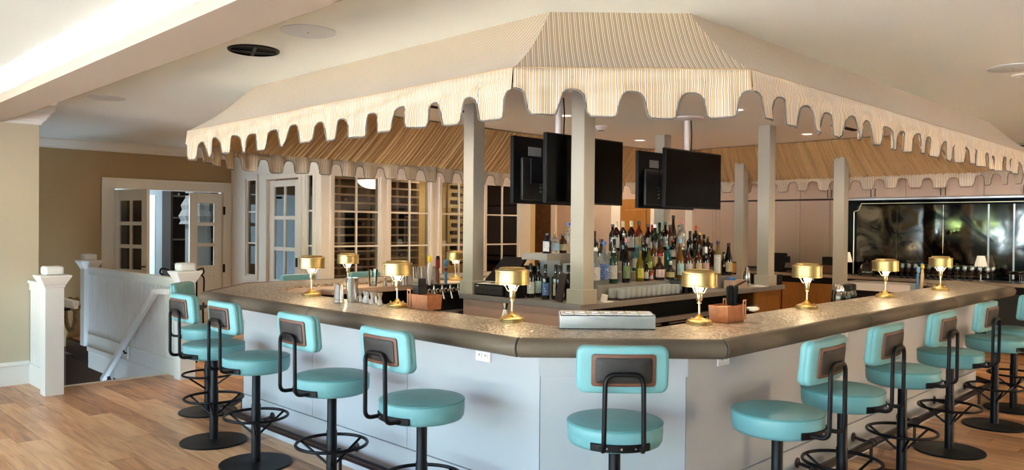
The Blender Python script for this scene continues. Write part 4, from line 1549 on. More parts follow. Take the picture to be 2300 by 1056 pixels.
t = thing('menu_board', 'dark wooden board leaning beside the wine bottles at the square post', 'board', W(5.02, 4.40, IZ), Q45)
pl = MB().cbox((0, 0, 0.126), (0.018, 0.075, 0.25), 0, 0)
pl.v = [(x, y - 0.07 + z * 0.0 + 0.0, z) for x, y, z in pl.v]
pl.xf(Matrix.Rotation(math.radians(14), 4, Vector((1, 0, 0))))
mz = min(v[2] for v in pl.v)
pl.v = [(x, y + 0.12, z - mz) for x, y, z in pl.v]
obj('board', pl, m_darkwood, t, smooth=False, bevel=0.002)

# till -------------------------------------------------------------
t = thing('cash_drawer', 'black cash drawer on the island under the till screen', 'cash drawer', W(4.985, 5.085, IZ), Q45)
obj('case', MB().box(0, 0.35, 0, 0.39, 0.004, 0.105), m_black, t, smooth=False, bevel=0.004)
obj('drawer', MB().box(-0.008, 0.0, 0.012, 0.378, 0.012, 0.095), m_charcoal, t, smooth=False, bevel=0.003)
obj('slot', MB().box(-0.010, -0.008, 0.07, 0.17, 0.055, 0.060).box(-0.010, -0.008, 0.25, 0.35, 0.055, 0.060), m_blackhole, t, smooth=False)
lk = MB().lathe([(0, 0), (0.012, 0), (0.012, 0.006), (0, 0.006)], 4)
lk.xf(Matrix.Translation((-0.008, 0.21, 0.055)) @ Matrix.Rotation(-PI / 2, 4, 'Y'))
obj('lock', lk, m_steel, t, smooth=False)
obj('maker_mark', MB().box(-0.0086, -0.008, 0.33, 0.365, 0.082, 0.089), m_plastic, t, smooth=False)
t = thing('receipt_printer', 'small black receipt printer between cash drawer and wine bottles', 'printer', W(4.99, 4.925, IZ), Q45)
obj('case', MB().box(0, 0.115, 0, 0.152, 0, 0.12), m_black, t, smooth=False, bevel=0.008)
for z in (0.035, 0.065):
    obj('button', MB().lathe([(0, 0), (0.006, 0), (0.006, 0.004), (0, 0.004)], 10).xf(Matrix.Translation((-0.001, 0.03, z)) @ Matrix.Rotation(-PI / 2, 4, 'Y')), m_plastic, t)
t = thing('till_screen', 'black till touch screen seen from behind on the island', 'till', W(5.19, 5.29, IZ + 0.108), Q45)
sc = MB()
sc.add([(-0.10, -0.19, 0.02), (-0.10, 0.17, 0.02), (0.10, 0.11, 0.25), (0.10, -0.19, 0.25), (-0.06, -0.19, 0.02), (-0.06, 0.17, 0.02), (0.125, 0.11, 0.235), (0.125, -0.19, 0.235)],
       [(0, 1, 2, 3), (4, 7, 6, 5), (0, 4, 5, 1), (1, 5, 6, 2), (2, 6, 7, 3), (3, 7, 4, 0)])
obj('screen', sc, m_black, t, smooth=False, bevel=0.006)
obj('stand', MB().box(-0.08, 0.12, -0.14, 0.10, 0, 0.02).box(0.0, 0.05, -0.06, 0.02, 0.02, 0.14), m_black, t, smooth=False)
lg = MB().cbox((0, 0, 0), (0.045, 0.035, 0.002))
lg.xf(Matrix.Translation((-0.022, 0.02, 0.115)) @ Matrix.Rotation(math.atan2(0.23, 0.20) * -1, 4, 'Y'))
obj('logo_plate', lg, m_steelmat, t, smooth=False)
obj('lower_edge_strip', MB().box(-0.105, -0.098, -0.19, 0.17, 0.012, 0.02), m_steelmat, t, smooth=False)
tag(obj('paper_sheet', MB().box(-0.1, 0.1, -0.14, 0.14, 0, 0.002), m_paper, None, W(5.11, 5.33, IZ + 0.1055), Q45 + 0.3, smooth=False), 'white paper sheet lying on the cash drawer', 'paper')
t = thing('towel_dispenser', 'chrome towel dispenser between the till and the wine bottles', 'dispenser', W(5.45, 5.205, IZ), Q45)
obj('case', MB().box(-0.06, 0.06, -0.085, 0.085, 0, 0.27), m_black, t, smooth=False, bevel=0.006)
obj('chrome_front', MB().box(-0.066, -0.06, -0.078, 0.078, 0.12, 0.26), m_steel, t, smooth=False)
obj('towel', MB().add([(-0.07, -0.05, 0.23), (-0.07, 0.05, 0.23), (-0.075, 0.0, 0.05), (-0.068, 0, 0.05)], [(0, 1, 2), (0, 2, 3), (1, 3, 2), (0, 3, 1)]), m_paper, t, smooth=False)

# second till at the island's right end
t = thing('cash_drawer', 'black cash drawer with a small lock at the island\'s far right end', 'cash drawer', W(8.22, 4.45, IZ), Q45)
t.location = W(8.46, 4.19, IZ)
obj('case', MB().box(0, 0.14, -0.01, 0.40, 0.002, 0.12), m_black, t, smooth=False, bevel=0.004)
obj('lock', MB().lathe([(0, 0), (0.008, 0), (0.008, 0.005), (0, 0.005)], 10).xf(Matrix.Translation((0.06, -0.01, 0.06)) @ Matrix.Rotation(PI / 2, 4, 'X')), m_steel, t)

t = thing('paper_dispenser', 'black box dispenser beside the square post at the island\'s right', 'dispenser', W(8.07, 4.62, IZ), Q45)
obj('case', MB().box(-0.09, 0.09, -0.10, 0.1, 0, 0.265), m_black, t, smooth=False, bevel=0.008)
obj('front_recess', MB().box(-0.07, 0.07, -0.103, -0.10, 0.14, 0.25), m_amber, t, smooth=False)
t = thing('shaker_bottle', 'steel cocktail shaker in front of the black dispenser', 'shaker', W(8.03, 4.32, IZ), 0)
obj('body', MB().lathe([(0, 0), (0.036, 0), (0.040, 0.01), (0.041, 0.12), (0.038, 0.135), (0, 0.135)], 24), m_steel, t, ang=40)
obj('cap', MB().lathe([(0.036, 0.135), (0.034, 0.155), (0.022, 0.185), (0.020, 0.21), (0.014, 0.218), (0, 0.218)], 24), m_steel, t, ang=40)
tag(obj('napkin_sheets', MB().box(-0.11, 0.11, -0.07, 0.07, 0, 0.003).cbox((0.02, 0.01, 0.008), (0.18, 0.10, 0.003), 0.3, 0.06), m_paper, None, W(8.17, 4.232, IZ), Q45, smooth=False, ang=10), 'loose white paper sheets beside the right square post', 'paper')
t = thing('garnish_box', 'low white box with tools in front of the dark sparkling-wine bottle', 'box', W(7.72, 4.36, IZ), Q45)
t.location = W(7.70, 4.27, IZ)
obj('box_body', MB().box(-0.17, 0.14, -0.05, 0.05, 0.0, 0.09), m_pink, t, smooth=False, bevel=0.003)
obj('blue_lid', MB().lathe([(0, 0.09), (0.045, 0.09), (0.045, 0.113), (0.04, 0.117), (0, 0.117)], 20, (-0.10, 0, 0)), M('blue_lid_plastic', '#3C6FB5', 0.4), t)
obj('tongs', MB().tube([(-0.16, -0.07, 0.03), (-0.02, -0.075, 0.06), (0.08, -0.07, 0.08)], 0.007, 7), m_black, t)
tag(obj('bar_mat', MB().box(5.56, 6.75, 4.185, 4.34, IZ + 0.0005, IZ + 0.012), m_mat_rubber, None, (0, 0, 0), Q45, smooth=False), 'brown rubber bar mat under the tumblers on the island', 'bar mat')
t = thing('ice_bin', 'clear plastic ice bin right of the tumblers on the island', 'bin', W(6.63, 4.262, IZ + 0.0125), Q45)
obj('bin_wall', MB().box(-0.10, 0.10, -0.07, -0.066, 0, 0.12).box(-0.10, 0.10, 0.066, 0.07, 0, 0.12).box(-0.10, -0.096, -0.066, 0.066, 0, 0.12).box(0.096, 0.10, -0.066, 0.066, 0, 0.12).box(-0.1, 0.1, -0.07, 0.07, 0, 0.004), m_clear, t, smooth=False)
obj('rim', MB().box(-0.108, 0.108, -0.078, -0.07, 0.115, 0.123).box(-0.108, 0.108, 0.07, 0.078, 0.115, 0.123).box(-0.108, -0.1, -0.07, 0.07, 0.115, 0.123).box(0.1, 0.108, -0.07, 0.07, 0.115, 0.123), m_plastic if False else m_clear, t, smooth=False)
ice = MB()
for k in range(30):
    ice.cbox((rb.uniform(-0.08, 0.08), rb.uniform(-0.05, 0.05), rb.uniform(0.018, 0.07)), (0.026, 0.026, 0.026), rb.random() * 3, rb.random() * 3)
o = obj('ice', ice, M('ice_cubes', '#E6EEF0', 0.15, trans=0.6), t, smooth=False)

# tumblers
gt = MB().lathe([(0, 0), (0.030, 0), (0.034, 0.004), (0.0375, 0.088), (0.0355, 0.088), (0.032, 0.014), (0, 0.012)], 18)
me_t = mesh('tumbler', gt, M('tumbler_glass', '#F4F7F7', 0.04, trans=0.72, ior=1.45), True, 40)
for r_ in range(2):
    for k in range(12):
        o = link('tumbler', me_t, None, W(5.60 + k * 0.079 - r_ * 0.03, 4.222 + r_ * 0.078, IZ + 0.0125))
        tag(o, 'short clear glass tumbler in the front rank on the brown bar mat' if r_ == 0 else 'short clear glass tumbler in the rear rank on the brown bar mat', 'glass', 'front rank of tumblers' if r_ == 0 else 'rear rank of tumblers')
tag(obj('folded_towel', MB().box(-0.06, 0.05, -0.04, 0.04, 0, 0.006).cbox((-0.03, 0.0, 0.035), (0.05, 0.05, 0.06), 0.5, 0.2), m_paper, None, W(5.36, 4.20, IZ), Q45, smooth=False), 'crumpled white paper towel at the foot of the near square post', 'towel')

# ================================================================== SCREENS


def television(label, pc, q, front):
    """panel along p, 1.04 wide; front = the screen looks towards -q"""
    t = thing('television', label, 'television', W(pc, q, 1.805), Q45 + (0 if front else PI))
    obj('bezel', MB().box(-0.52, 0.52, -0.02, 0.02, 0, 0.585), m_black, t, smooth=False, bevel=0.004)
    obj('screen', MB().box(-0.508, 0.508, -0.0215, -0.0195, 0.016, 0.572), m_blackgloss, t, smooth=False)
    bk = obj('rear_cover', MB().box(-0.44, 0.44, 0.02, 0.055, 0.03, 0.40), m_charcoal, t, smooth=False, bevel=0.012)
    obj('vent', MB().box(-0.3, -0.02, 0.055, 0.0565, 0.32, 0.325).box(-0.3, -0.02, 0.055, 0.0565, 0.34, 0.345).box(-0.3, -0.02, 0.055, 0.0565, 0.36, 0.365), m_blackhole, bk, smooth=False)
    for k in range(4):
        obj('port', MB().box(0.20, 0.225, 0.055, 0.058, 0.10 + 0.035 * k, 0.118 + 0.035 * k), m_steelmat, bk, smooth=False)
    obj('cable', MB().tube(fillet([(0.21, 0.058, 0.16), (0.24, 0.075, 0.2), (0.23, 0.075, 0.40), (0.14, 0.07, 0.50)], 0.03), 0.004, 6), m_blackhole, bk)
    obj('circuit_cover', MB().box(0.18, 0.34, 0.021, 0.030, 0.42, 0.50), m_grey, bk, smooth=False)
    return t


television('front screen of the left ceiling-hung pair, crossed by the square post', 5.305, 4.41, True)
television('left-hung screen showing its dark back with ports and cable', 5.30, 4.79, False)
television('front screen of the right ceiling-hung pair, black and switched off', 6.98, 4.37, True)
television('rear screen of the right ceiling-hung pair, showing its back', 7.06, 4.75, False)
for nm, pc, lb in (('television_mount', 5.17, 'white pole hanging the left pair of screens from the ceiling'), ('television_mount', 7.16, 'white pole with round ceiling plate hanging the right pair of screens')):
    q = 4.60 if pc < 6 else 4.56
    t = thing(nm, lb, 'mount', W(pc, q, 0), Q45)
    obj('pole', MB().lathe([(0, 2.05), (0.03, 2.05), (0.03, 2.755), (0, 2.755)], 16), m_plastic, t)
    obj('ceiling_plate', MB().lathe([(0, 2.735), (0.05, 2.74), (0.17, 2.757), (0.17, 2.769), (0, 2.769)], 28), m_plastic, t)
    obj('cross_arm', MB().box(-0.25, 0.25, -0.105, -0.09, 1.98, 2.2).box(-0.25, 0.25, 0.09, 0.105, 1.98, 2.2).box(-0.04, 0.04, -0.09, 0.09, 2.05, 2.12), m_black, t, smooth=False)
    obj('cable', MB().tube([(0.02, -0.035, 2.74), (0.03, -0.04, 2.6), (0.02, -0.037, 2.3), (0.02, -0.06, 2.15)], 0.006, 6), m_black, t)

# ================================================================== ON THE BAR TOP
ZB = TOP + 0.0008


def at(x, y, z=ZB):
    return (x, y, z)


# steel tins
tinp = [(0, 0), (0.030, 0), (0.032, 0.004), (0.044, 0.165), (0.0455, 0.17), (0.0435, 0.17), (0.031, 0.01), (0, 0.008)]
tinm = mesh('shaker_tin', MB().lathe(tinp, 28), m_steel, True, 30)
o = link('shaker_tin', tinm, None, at(-1.10, 5.40))
tag(o, 'tall steel shaker tin standing upright beside the shorter stacked tins', 'shaker', 'shaker tins on the bar')
o = obj('shaker_tin', MB().lathe([(0, 0), (0.036, 0), (0.0375, 0.003), (0.035, 0.008), (0.030, 0.118), (0.027, 0.124), (0, 0.124)], 28).lathe([(0.0362, 0.018), (0.037, 0.02), (0.037, 0.024), (0.0355, 0.026)], 28), m_steel, None, at(-1.185, 5.375))
tag(o, 'short stack of upturned bright tins left of the tall shaker tin', 'shaker', 'shaker tins on the bar')
# jiggers: two cones tip to tip
jig = [(0, 0), (0.021, 0), (0.0225, 0.002), (0.012, 0.040), (0.0105, 0.045), (0.012, 0.050), (0.0185, 0.078), (0.0195, 0.082), (0.0175, 0.08), (0, 0.055)]
jm = mesh('jigger', MB().lathe(jig, 20), m_steel, True, 30)
JP = [(-1.095, 5.50, 'first steel jigger beside the tall shaker tin'), (-1.055, 5.452, 'second steel jigger from the shaker tins'), (-1.01, 5.402, 'third steel jigger from the shaker tins, middle of the line'),
      (-0.985, 5.345, 'fourth steel jigger from the shaker tins'), (-0.94, 5.285, 'fifth steel jigger from the shaker tins, near the brass lamp'), (-0.878, 5.225, 'last steel jigger in the line, nearest the brass lamp'),
      (-0.93, 5.36, 'steel jigger standing behind the line, near the brass lamp')]
for x, y, d in JP:
    tag(link('jigger', jm, None, at(x, y)), d, 'jigger', 'steel jiggers on the bar')
tag(link('jigger', jm, None, at(-0.035, 4.60)), 'lone dark steel jigger behind the lamp by the near corner', 'jigger')


def caddy(label, loc, rz):
    """open copper box with a straw compartment and slotted end plates"""
    t = thing('napkin_caddy', label, 'caddy', loc, rz, 'copper napkin and straw caddies')
    L_, D_, H_ = 0.20, 0.125, 0.095
    th = 0.004
    b = MB()
    b.add([(-L_ / 2 + 0.006, -D_ / 2 + 0.005, 0), (L_ / 2 - 0.006, -D_ / 2 + 0.005, 0), (L_ / 2 - 0.006, D_ / 2 - 0.005, 0), (-L_ / 2 + 0.006, D_ / 2 - 0.005, 0),
           (-L_ / 2, -D_ / 2, H_), (L_ / 2, -D_ / 2, H_), (L_ / 2, D_ / 2, H_), (-L_ / 2, D_ / 2, H_),
           (-L_ / 2 + th, -D_ / 2 + th, H_), (L_ / 2 - th, -D_ / 2 + th, H_), (L_ / 2 - th, D_ / 2 - th, H_), (-L_ / 2 + th, D_ / 2 - th, H_),
           (-L_ / 2 + 0.012, -D_ / 2 + 0.012, 0.006), (L_ / 2 - 0.012, -D_ / 2 + 0.012, 0.006), (L_ / 2 - 0.012, D_ / 2 - 0.012, 0.006), (-L_ / 2 + 0.012, D_ / 2 - 0.012, 0.006)],
          [(0, 3, 2, 1), (0, 1, 5, 4), (1, 2, 6, 5), (2, 3, 7, 6), (3, 0, 4, 7), (4, 5, 9, 8), (5, 6, 10, 9), (6, 7, 11, 10), (7, 4, 8, 11), (8, 9, 13, 12), (9, 10, 14, 13), (10, 11, 15, 14), (11, 8, 12, 15), (12, 13, 14, 15)])
    obj('box_body', b, m_copper, t, smooth=False, bevel=0.002)
    obj('divider', MB().box(0.02, 0.024, -D_ / 2 + 0.008, D_ / 2 - 0.008, 0.006, H_ - 0.006), m_copper, t, smooth=False)
    # slotted end plates bent over at the top
    for y in (-D_ / 2 - 0.003, D_ / 2 - 0.001):
        obj('end_clip', MB().box(0.066, 0.076, y, y + 0.004, 0.02, 0.112).box(0.094, 0.104, y, y + 0.004, 0.02, 0.112).box(0.066, 0.104, y, y + 0.004, 0.112, 0.124).box(0.066, 0.104, y, y + 0.004, 0.01, 0.022), m_copper, t, smooth=False, bevel=0.002)
    obj('napkin_stack', MB().box(-0.085, 0.012, -D_ / 2 + 0.014, D_ / 2 - 0.014, 0.006, 0.06), m_black, t, smooth=False)
    return t


def straws(label, loc, h, n, spread, seed):
    """a bundle of thin straws in a holder"""
    r_ = random.Random(seed)
    t = thing('straw_bundle', label, 'straws', loc, 0, 'black straws in the copper caddies')
    for k in range(n):
        a = 2.4 * k
        rr = spread * math.sqrt((k + 0.5) / n)
        x, y = rr * math.cos(a), rr * math.sin(a)
        lx, ly = x * 1.25 + r_.uniform(-.004, .004), y * 1.25 + r_.uniform(-.004, .004)
        obj('straw', MB().tube([(x * 0.85, y * 0.85, 0.0), (lx, ly, h * r_.uniform(0.92, 1.02))], 0.0032, 6), m_black, t)
    return t


caddy('copper caddy on the shaded right side of the bar, beside a brass lamp', at(1.235, 4.485), Q45)
straws('fan of thin black straws in the right copper caddy', at(1.274, 4.524, ZB + 0.0065), 0.195, 36, 0.027, 5)
caddy('copper caddy on the bright left side of the bar, beside a brass lamp', at(-0.555, 5.02), -Q45 + PI)
t = thing('straw_holder', 'black straw holder standing in the left copper caddy', 'holder', at(-0.594, 5.059, ZB + 0.007), -Q45)
obj('holder_box', MB().box(-0.03, 0.03, -0.036, 0.036, 0.0, 0.15), m_black, t, smooth=False, bevel=0.004)
obj('straw_tops', MB().box(-0.026, 0.026, -0.032, 0.032, 0.15, 0.185), m_black, t, smooth=False)

# garnish tray
t = thing('garnish_tray', 'long galvanised steel garnish tray with white lidded tubs on the bar', 'tray', at(0.504, 4.15), 0)
t['label'] = 'long galvanised steel garnish tray holding white tubs at the bar corner'
obj('tray_wall', MB().box(-0.25, 0.25, -0.062, -0.057, 0, 0.068).box(-0.25, 0.25, 0.057, 0.062, 0, 0.08).box(-0.25, -0.245, -0.057, 0.057, 0, 0.075).box(0.245, 0.25, -0.057, 0.057, 0, 0.075).box(-0.25, 0.25, -0.062, 0.062, 0, 0.004), m_steelmat, t, smooth=False, bevel=0.001)
for k in range(7):
    x = -0.24 + k * 0.0688
    tb = obj('tub', MB().box(x, x + 0.064, -0.054, 0.054, 0.006, 0.066), m_plastic, t, smooth=False, bevel=0.003)
    obj('lid', MB().cbox((x + 0.032, 0, 0.078), (0.066, 0.112, 0.005), 0, 0.06).cbox((x + 0.036, -0.03, 0.083), (0.03, 0.012, 0.006), 0, 0.06), m_plastic, tb, smooth=False, bevel=0.002)
tag(obj('pen', MB().tube([(0, 0, 0.005), (0.11, 0.02, 0.005)], [0.0045, 0.0045], 8), M('red_pen_plastic', '#C0533E', 0.4), None, at(1.60, 5.12), 0.9), 'reddish pen lying on the bar right of the copper caddy', 'pen')
tag(obj('bar_towel', MB().cbox((0, 0, 0.006), (0.12, 0.035, 0.012), 0.2, 0.1).cbox((0.02, 0.02, 0.014), (0.08, 0.03, 0.01), -0.4, 0.2), m_paper, None, at(1.57, 5.06, ZB + 0.002), 0.8, bevel=0.004), 'small crumpled napkin lying beside the reddish pen', 'napkin')

# things on the far inner ledge
ZL = 1.0458
t = thing('pint_glass', 'empty clear pint glass on the inner ledge below the wine racks', 'glass', (-1.272, 7.19, ZL))
obj('glass_wall', MB().lathe([(0, 0), (0.034, 0), (0.036, 0.004), (0.044, 0.155), (0.042, 0.155), (0.034, 0.012), (0, 0.01)], 24), m_clear, t)
for k, (x, y, d) in enumerate([(-1.165, 7.215, 'small steel jigger on the inner ledge right of the pint glass'), (-1.095, 7.27, 'second small steel jigger on the inner ledge, left of the tin row')]):
    tag(link('jigger', jm, None, (x, y, ZL)), d, 'jigger', 'steel jiggers on the inner ledge')
# row of upturned mixing tins
tm = mesh('mixing_tin', MB().lathe([(0.044, 0), (0.046, 0.002), (0.044, 0.006), (0.033, 0.165), (0.030, 0.17), (0, 0.17)], 24), m_steel, True, 30)
for k in range(5):
    tag(link('mixing_tin', tm, None, (-1.0 + 0.066 * k, 7.32 + 0.069 * k, ZL)), ['steel mixing tin upturned on the inner ledge, leftmost of its row', 'upturned steel mixing tin second from left on the inner ledge', 'upturned steel mixing tin in the middle of the row on the inner ledge',
        'upturned steel mixing tin fourth from left on the inner ledge', 'upturned steel mixing tin nearest the beer taps'][k], 'tin', 'upturned mixing tins')

# beer taps
m_tapyellow = M('tap_yellow', '#E8C426', 0.35)
m_tapwhite = M('tap_white', '#E4DEDA', 0.4)
m_tapred = M('tap_red', '#7E2430', 0.4)
m_tapblue = M('tap_blue', '#5F93BE', 0.4)
m_tapdarkblue = M('tap_deep_blue', '#3A6FA3', 0.4)
m_tapcream = M('tap_cream_wood', '#D8B888', 0.5)


def faucet(label, loc, rz):
    t = thing('beer_faucet', label, 'faucet', loc, rz, 'chrome beer faucets')
    obj('spout', MB().tube(fillet([(0, 0.0, 0.0), (0, -0.05, 0.0), (0, -0.075, -0.075)], 0.02, 5), [0.012] * 1 + [0.010] * 5 + [0.009, 0.008][:1] + [0.008], 10) if False else MB().tube(fillet([(0, 0.0, 0.0), (0, -0.05, 0.0), (0, -0.075, -0.075)], 0.02, 5), 0.0095, 10), m_steel, t)
    obj('shank', MB().lathe([(0, 0), (0.022, 0), (0.022, 0.008), (0.016, 0.012), (0.016, 0.05), (0, 0.05)], 14).xf(Matrix.Translation((0, 0.03, 0)) @ Matrix.Rotation(PI / 2, 4, 'X')), m_steel, t)
    obj('lever_collar', MB().lathe([(0, 0), (0.011, 0.0), (0.014, 0.015), (0.008, 0.035), (0.006, 0.05), (0, 0.05)], 12, (0, -0.045, 0.006)), m_steel, t)
    return t


tw = thing('tap_tower', 'dark tap rail carrying chrome beer faucets below the painted handles', 'tap tower', W(4.98, 5.90, 0), Q45)
tw.location = W(4.98, 5.838, 0)
obj('tap_rail', MB().box(-0.36, 0.40, -0.03, 0.03, 0.93, 1.04), m_black, tw, smooth=False, bevel=0.004)
obj('drip_tray', MB().box(-0.36, 0.40, -0.14, -0.05, 0.76, 0.79), m_steelmat, tw, smooth=False)
obj('drip_bracket', MB().box(-0.36, 0.40, -0.05, -0.02, 0.76, 0.93), m_black, tw, smooth=False)
FP = [4.70, 4.80, 4.90, 5.0, 5.10, 5.2]
for k, pq_ in enumerate(FP):
    faucet(['chrome beer faucet under the yellow-topped white handle', 'chrome beer faucet under the dark wooden handle', 'chrome beer faucet under the blue disc-topped handle',
            'bare chrome beer faucet, first right of the blue handle', 'bare chrome beer faucet, second right of the blue handle', 'chrome beer faucet farthest right, beside the square post'][k], W(pq_, 5.778, 0.985), Q45)


def tap_handle(label, loc, parts, rz=Q45, lean=0.0):
    t = thing('beer_pull', label, 'beer pull', loc, rz)
    t.rotation_euler = (0, lean, rz)
    for nm, prof, flat, mat in parts:
        mb = MB().lathe(prof, 20)
        mb.v = [(x, y * flat, z) for x, y, z in mb.v]
        obj(nm, mb, mat, t, ang=40)
    return t


hz = 1.0406
tap_handle('white paddle tap handle with yellow top', W(4.70, 5.80, hz), [('paddle', [(0, 0), (0.012, 0), (0.014, 0.03), (0.024, 0.06), (0.030, 0.14), (0.024, 0.19), (0.014, 0.215), (0, 0.215)], 0.45, m_tapwhite), ('yellow_top', [(0.010, 0.215), (0.022, 0.222), (0.024, 0.25), (0.022, 0.275), (0.012, 0.282), (0, 0.282)], 0.6, m_tapyellow)])
tap_handle('dark wooden tap handle with a black and red head', W(4.80, 5.80, hz), [('grip', [(0, 0), (0.010, 0), (0.012, 0.04), (0.020, 0.10), (0.012, 0.15), (0, 0.15)], 0.8, m_walnut), ('head', [(0.012, 0.15), (0.026, 0.165), (0.028, 0.24), (0.022, 0.262), (0, 0.265)], 0.4, m_tapred), ('black_crest', [(0.02, 0.23), (0.024, 0.25), (0.020, 0.275), (0, 0.278)], 0.5, m_black)])
tap_handle('blue paddle tap handle with round disc top', W(4.90, 5.80, hz), [('paddle', [(0, 0), (0.014, 0), (0.019, 0.03), (0.020, 0.17), (0, 0.175)], 0.4, m_tapblue), ('disc', [(0.008, 0.175), (0.024, 0.185), (0.032, 0.21), (0.024, 0.236), (0, 0.242)], 0.35, m_tapblue), ('red_badge', [(0, 0.125), (0.020, 0.128), (0.020, 0.158), (0, 0.16)], 0.46, m_tapred)])

# right-hand taps, stood on the inner ledge
t = thing('tap_tower', 'tap stand behind the right side of the bar, under the leaning blue handle', 'tap tower', W(7.98, 2.52, 0.9005), Q45)
obj('tap_rail', MB().box(-0.16, 0.22, -0.03, 0.03, 0.0, 0.13), m_black, t, smooth=False, bevel=0.004)
tap_handle('deep blue paddle tap handle leaning on the right side of the bar', W(7.93, 2.52, 1.032), [('paddle', [(0, 0), (0.014, 0), (0.020, 0.03), (0.026, 0.16), (0, 0.165)], 0.45, m_tapdarkblue), ('round_top', [(0.01, 0.165), (0.024, 0.172), (0.030, 0.20), (0.020, 0.228), (0, 0.232)], 0.5, m_tapblue)], Q45, 0.16)
tap_handle('cream wooden tap handle with yellow top, behind the deep blue one', W(8.06, 2.52, 1.032), [('paddle', [(0, 0), (0.016, 0), (0.024, 0.05), (0.028, 0.14), (0.016, 0.20), (0, 0.205)], 0.5, m_tapcream), ('yellow_top', [(0.012, 0.205), (0.024, 0.212), (0.022, 0.245), (0, 0.25)], 0.6, m_tapyellow)], Q45, 0.12)
tap_handle('red and blue tap handle between the deep blue and cream ones', W(8.12, 2.54, 1.032), [('paddle', [(0, 0), (0.013, 0), (0.018, 0.05), (0.020, 0.20), (0, 0.205)], 0.5, m_tapred), ('round_top', [(0.01, 0.205), (0.026, 0.212), (0.026, 0.25), (0, 0.26)], 0.5, m_tapdarkblue)], Q45, 0.05)
# carafes with black lids
m_car = m_clear
cb = mesh('glass_body', MB().lathe([(0, 0), (0.044, 0), (0.047, 0.006), (0.047, 0.14), (0.040, 0.17), (0.034, 0.185), (0, 0.185)], 20), m_car, True, 40)
cl_ = mesh('black_lid', MB().lathe([(0, 0.182), (0.042, 0.182), (0.042, 0.222), (0.038, 0.23), (0.030, 0.234), (0, 0.236)], 20), m_black, True, 40)
cs_ = mesh('steel_lid', MB().lathe([(0, 0.182), (0.040, 0.182), (0.040, 0.20), (0.026, 0.23), (0, 0.236)], 20), m_steel, True, 40)
for k, (p_, q_, lid, d) in enumerate([(6.64, 2.72, cs_, 'steel-capped glass carafe behind the bar, leftmost of the cluster'), (6.74, 2.70, cl_, 'glass carafe with wide black lid, in front of the cluster'),
                                      (6.86, 2.71, cl_, 'glass carafe with black lid, right side of the cluster'), (6.78, 2.80, cs_, 'steel-capped glass carafe at the back of the cluster'), (6.95, 2.77, cs_, 'steel-capped glass carafe, rightmost of the cluster')]):
    t = thing('carafe', d, 'carafe', W(p_, q_, 0.9005), 0, 'carafes behind the right side of the bar')
    link('glass_body', cb, t)
    link('lid', lid, t)
# steel station in the service aisle
t = thing('work_station', 'low white-topped steel work station between the bar and the mirror', 'work station', (0, 0, 0), Q45)
obj('station_top', MB().box(10.62, 11.2, 3.3, 4.35, 0.80, 0.90), m_plastic, t, smooth=False, bevel=0.004)
obj('station_body', MB().box(10.66, 11.18, 3.35, 4.3, 0.0, 0.80), m_black, t, smooth=False)

# ================================================================== BACK WALL: CABINETS, MIRROR, COUNTER
FP_ = 12.08
gnum = [0]


def cab_door(parent, q0, q1, z0, z1, handle=None, hz=None):
    d = obj('door', MB().box(FP_ - 0.022, FP_, q0 + 0.003, q1 - 0.003, z0 + 0.003, z1 - 0.003), m_pink, parent, smooth=False, bevel=0.002)
    f = 0.065
    obj('raised_moulding', MB().box(FP_ - 0.028, FP_ - 0.022, q0 + f, q1 - f, z0 + f, z0 + f + 0.012).box(FP_ - 0.028, FP_ - 0.022, q0 + f, q1 - f, z1 - f - 0.012, z1 - f)
        .box(FP_ - 0.028, FP_ - 0.022, q0 + f, q0 + f + 0.012, z0 + f, z1 - f).box(FP_ - 0.028, FP_ - 0.022, q1 - f - 0.012, q1 - f, z0 + f, z1 - f), m_pink, d, smooth=False)
    if handle is not None:
        y = q0 + 0.03 if handle < 0 else q1 - 0.03
        obj('handle', MB().tube(fillet([(FP_ - 0.022, y, hz), (FP_ - 0.05, y, hz), (FP_ - 0.05, y, hz + 0.11), (FP_ - 0.022, y, hz + 0.11)], 0.012, 4), 0.0055, 7), m_iron, d)
    return d


tallq = [7.56, 7.08, 6.60, 6.06, 5.58, 5.10]
desc = ['first tall blush cabinet pair left of the mirror wall, nearest the hall', 'second tall blush cabinet pair, behind the square posts', 'tall blush cabinet pair next to the smoked mirror']
k = 0
for i in range(0, 6, 2):
    qa, qb = tallq[i], tallq[i + 1] - (tallq[i] - tallq[i + 1]) * 0
    q_hi, q_mid = tallq[i], tallq[i + 1]
    q_lo = tallq[i + 2] if i + 2 < 6 else 4.90
    t = thing('tall_cabinet', ['tall blush cabinet pair nearest the hall, left of the far posts', 'tall blush cabinet pair behind the middle square post', 'tall blush cabinet pair right beside the smoked mirror'][i // 2], 'cabinet', (0, 0, 0), Q45, 'tall cabinets on the back wall')
    obj('carcass', MB().box(FP_, MP, q_lo + 0.001, q_hi - 0.001, 0.95, 2.74), m_darkwood, t, smooth=False)  # dark carcass paints the shade into the gaps between doors
    cab_door(t, q_mid, q_hi, 0.98, 2.06, -1, 1.05)
    cab_door(t, q_lo, q_mid, 0.98, 2.06, 1, 1.05)
    cab_door(t, q_mid, q_hi, 2.08, 2.72, -1, 2.10)
    cab_door(t, q_lo, q_mid, 2.08, 2.72, 1, 2.10)
upq = [4.90, 4.45, 4.0, 3.5, 3.0, 2.5, 2.0, 1.5, 1.0]
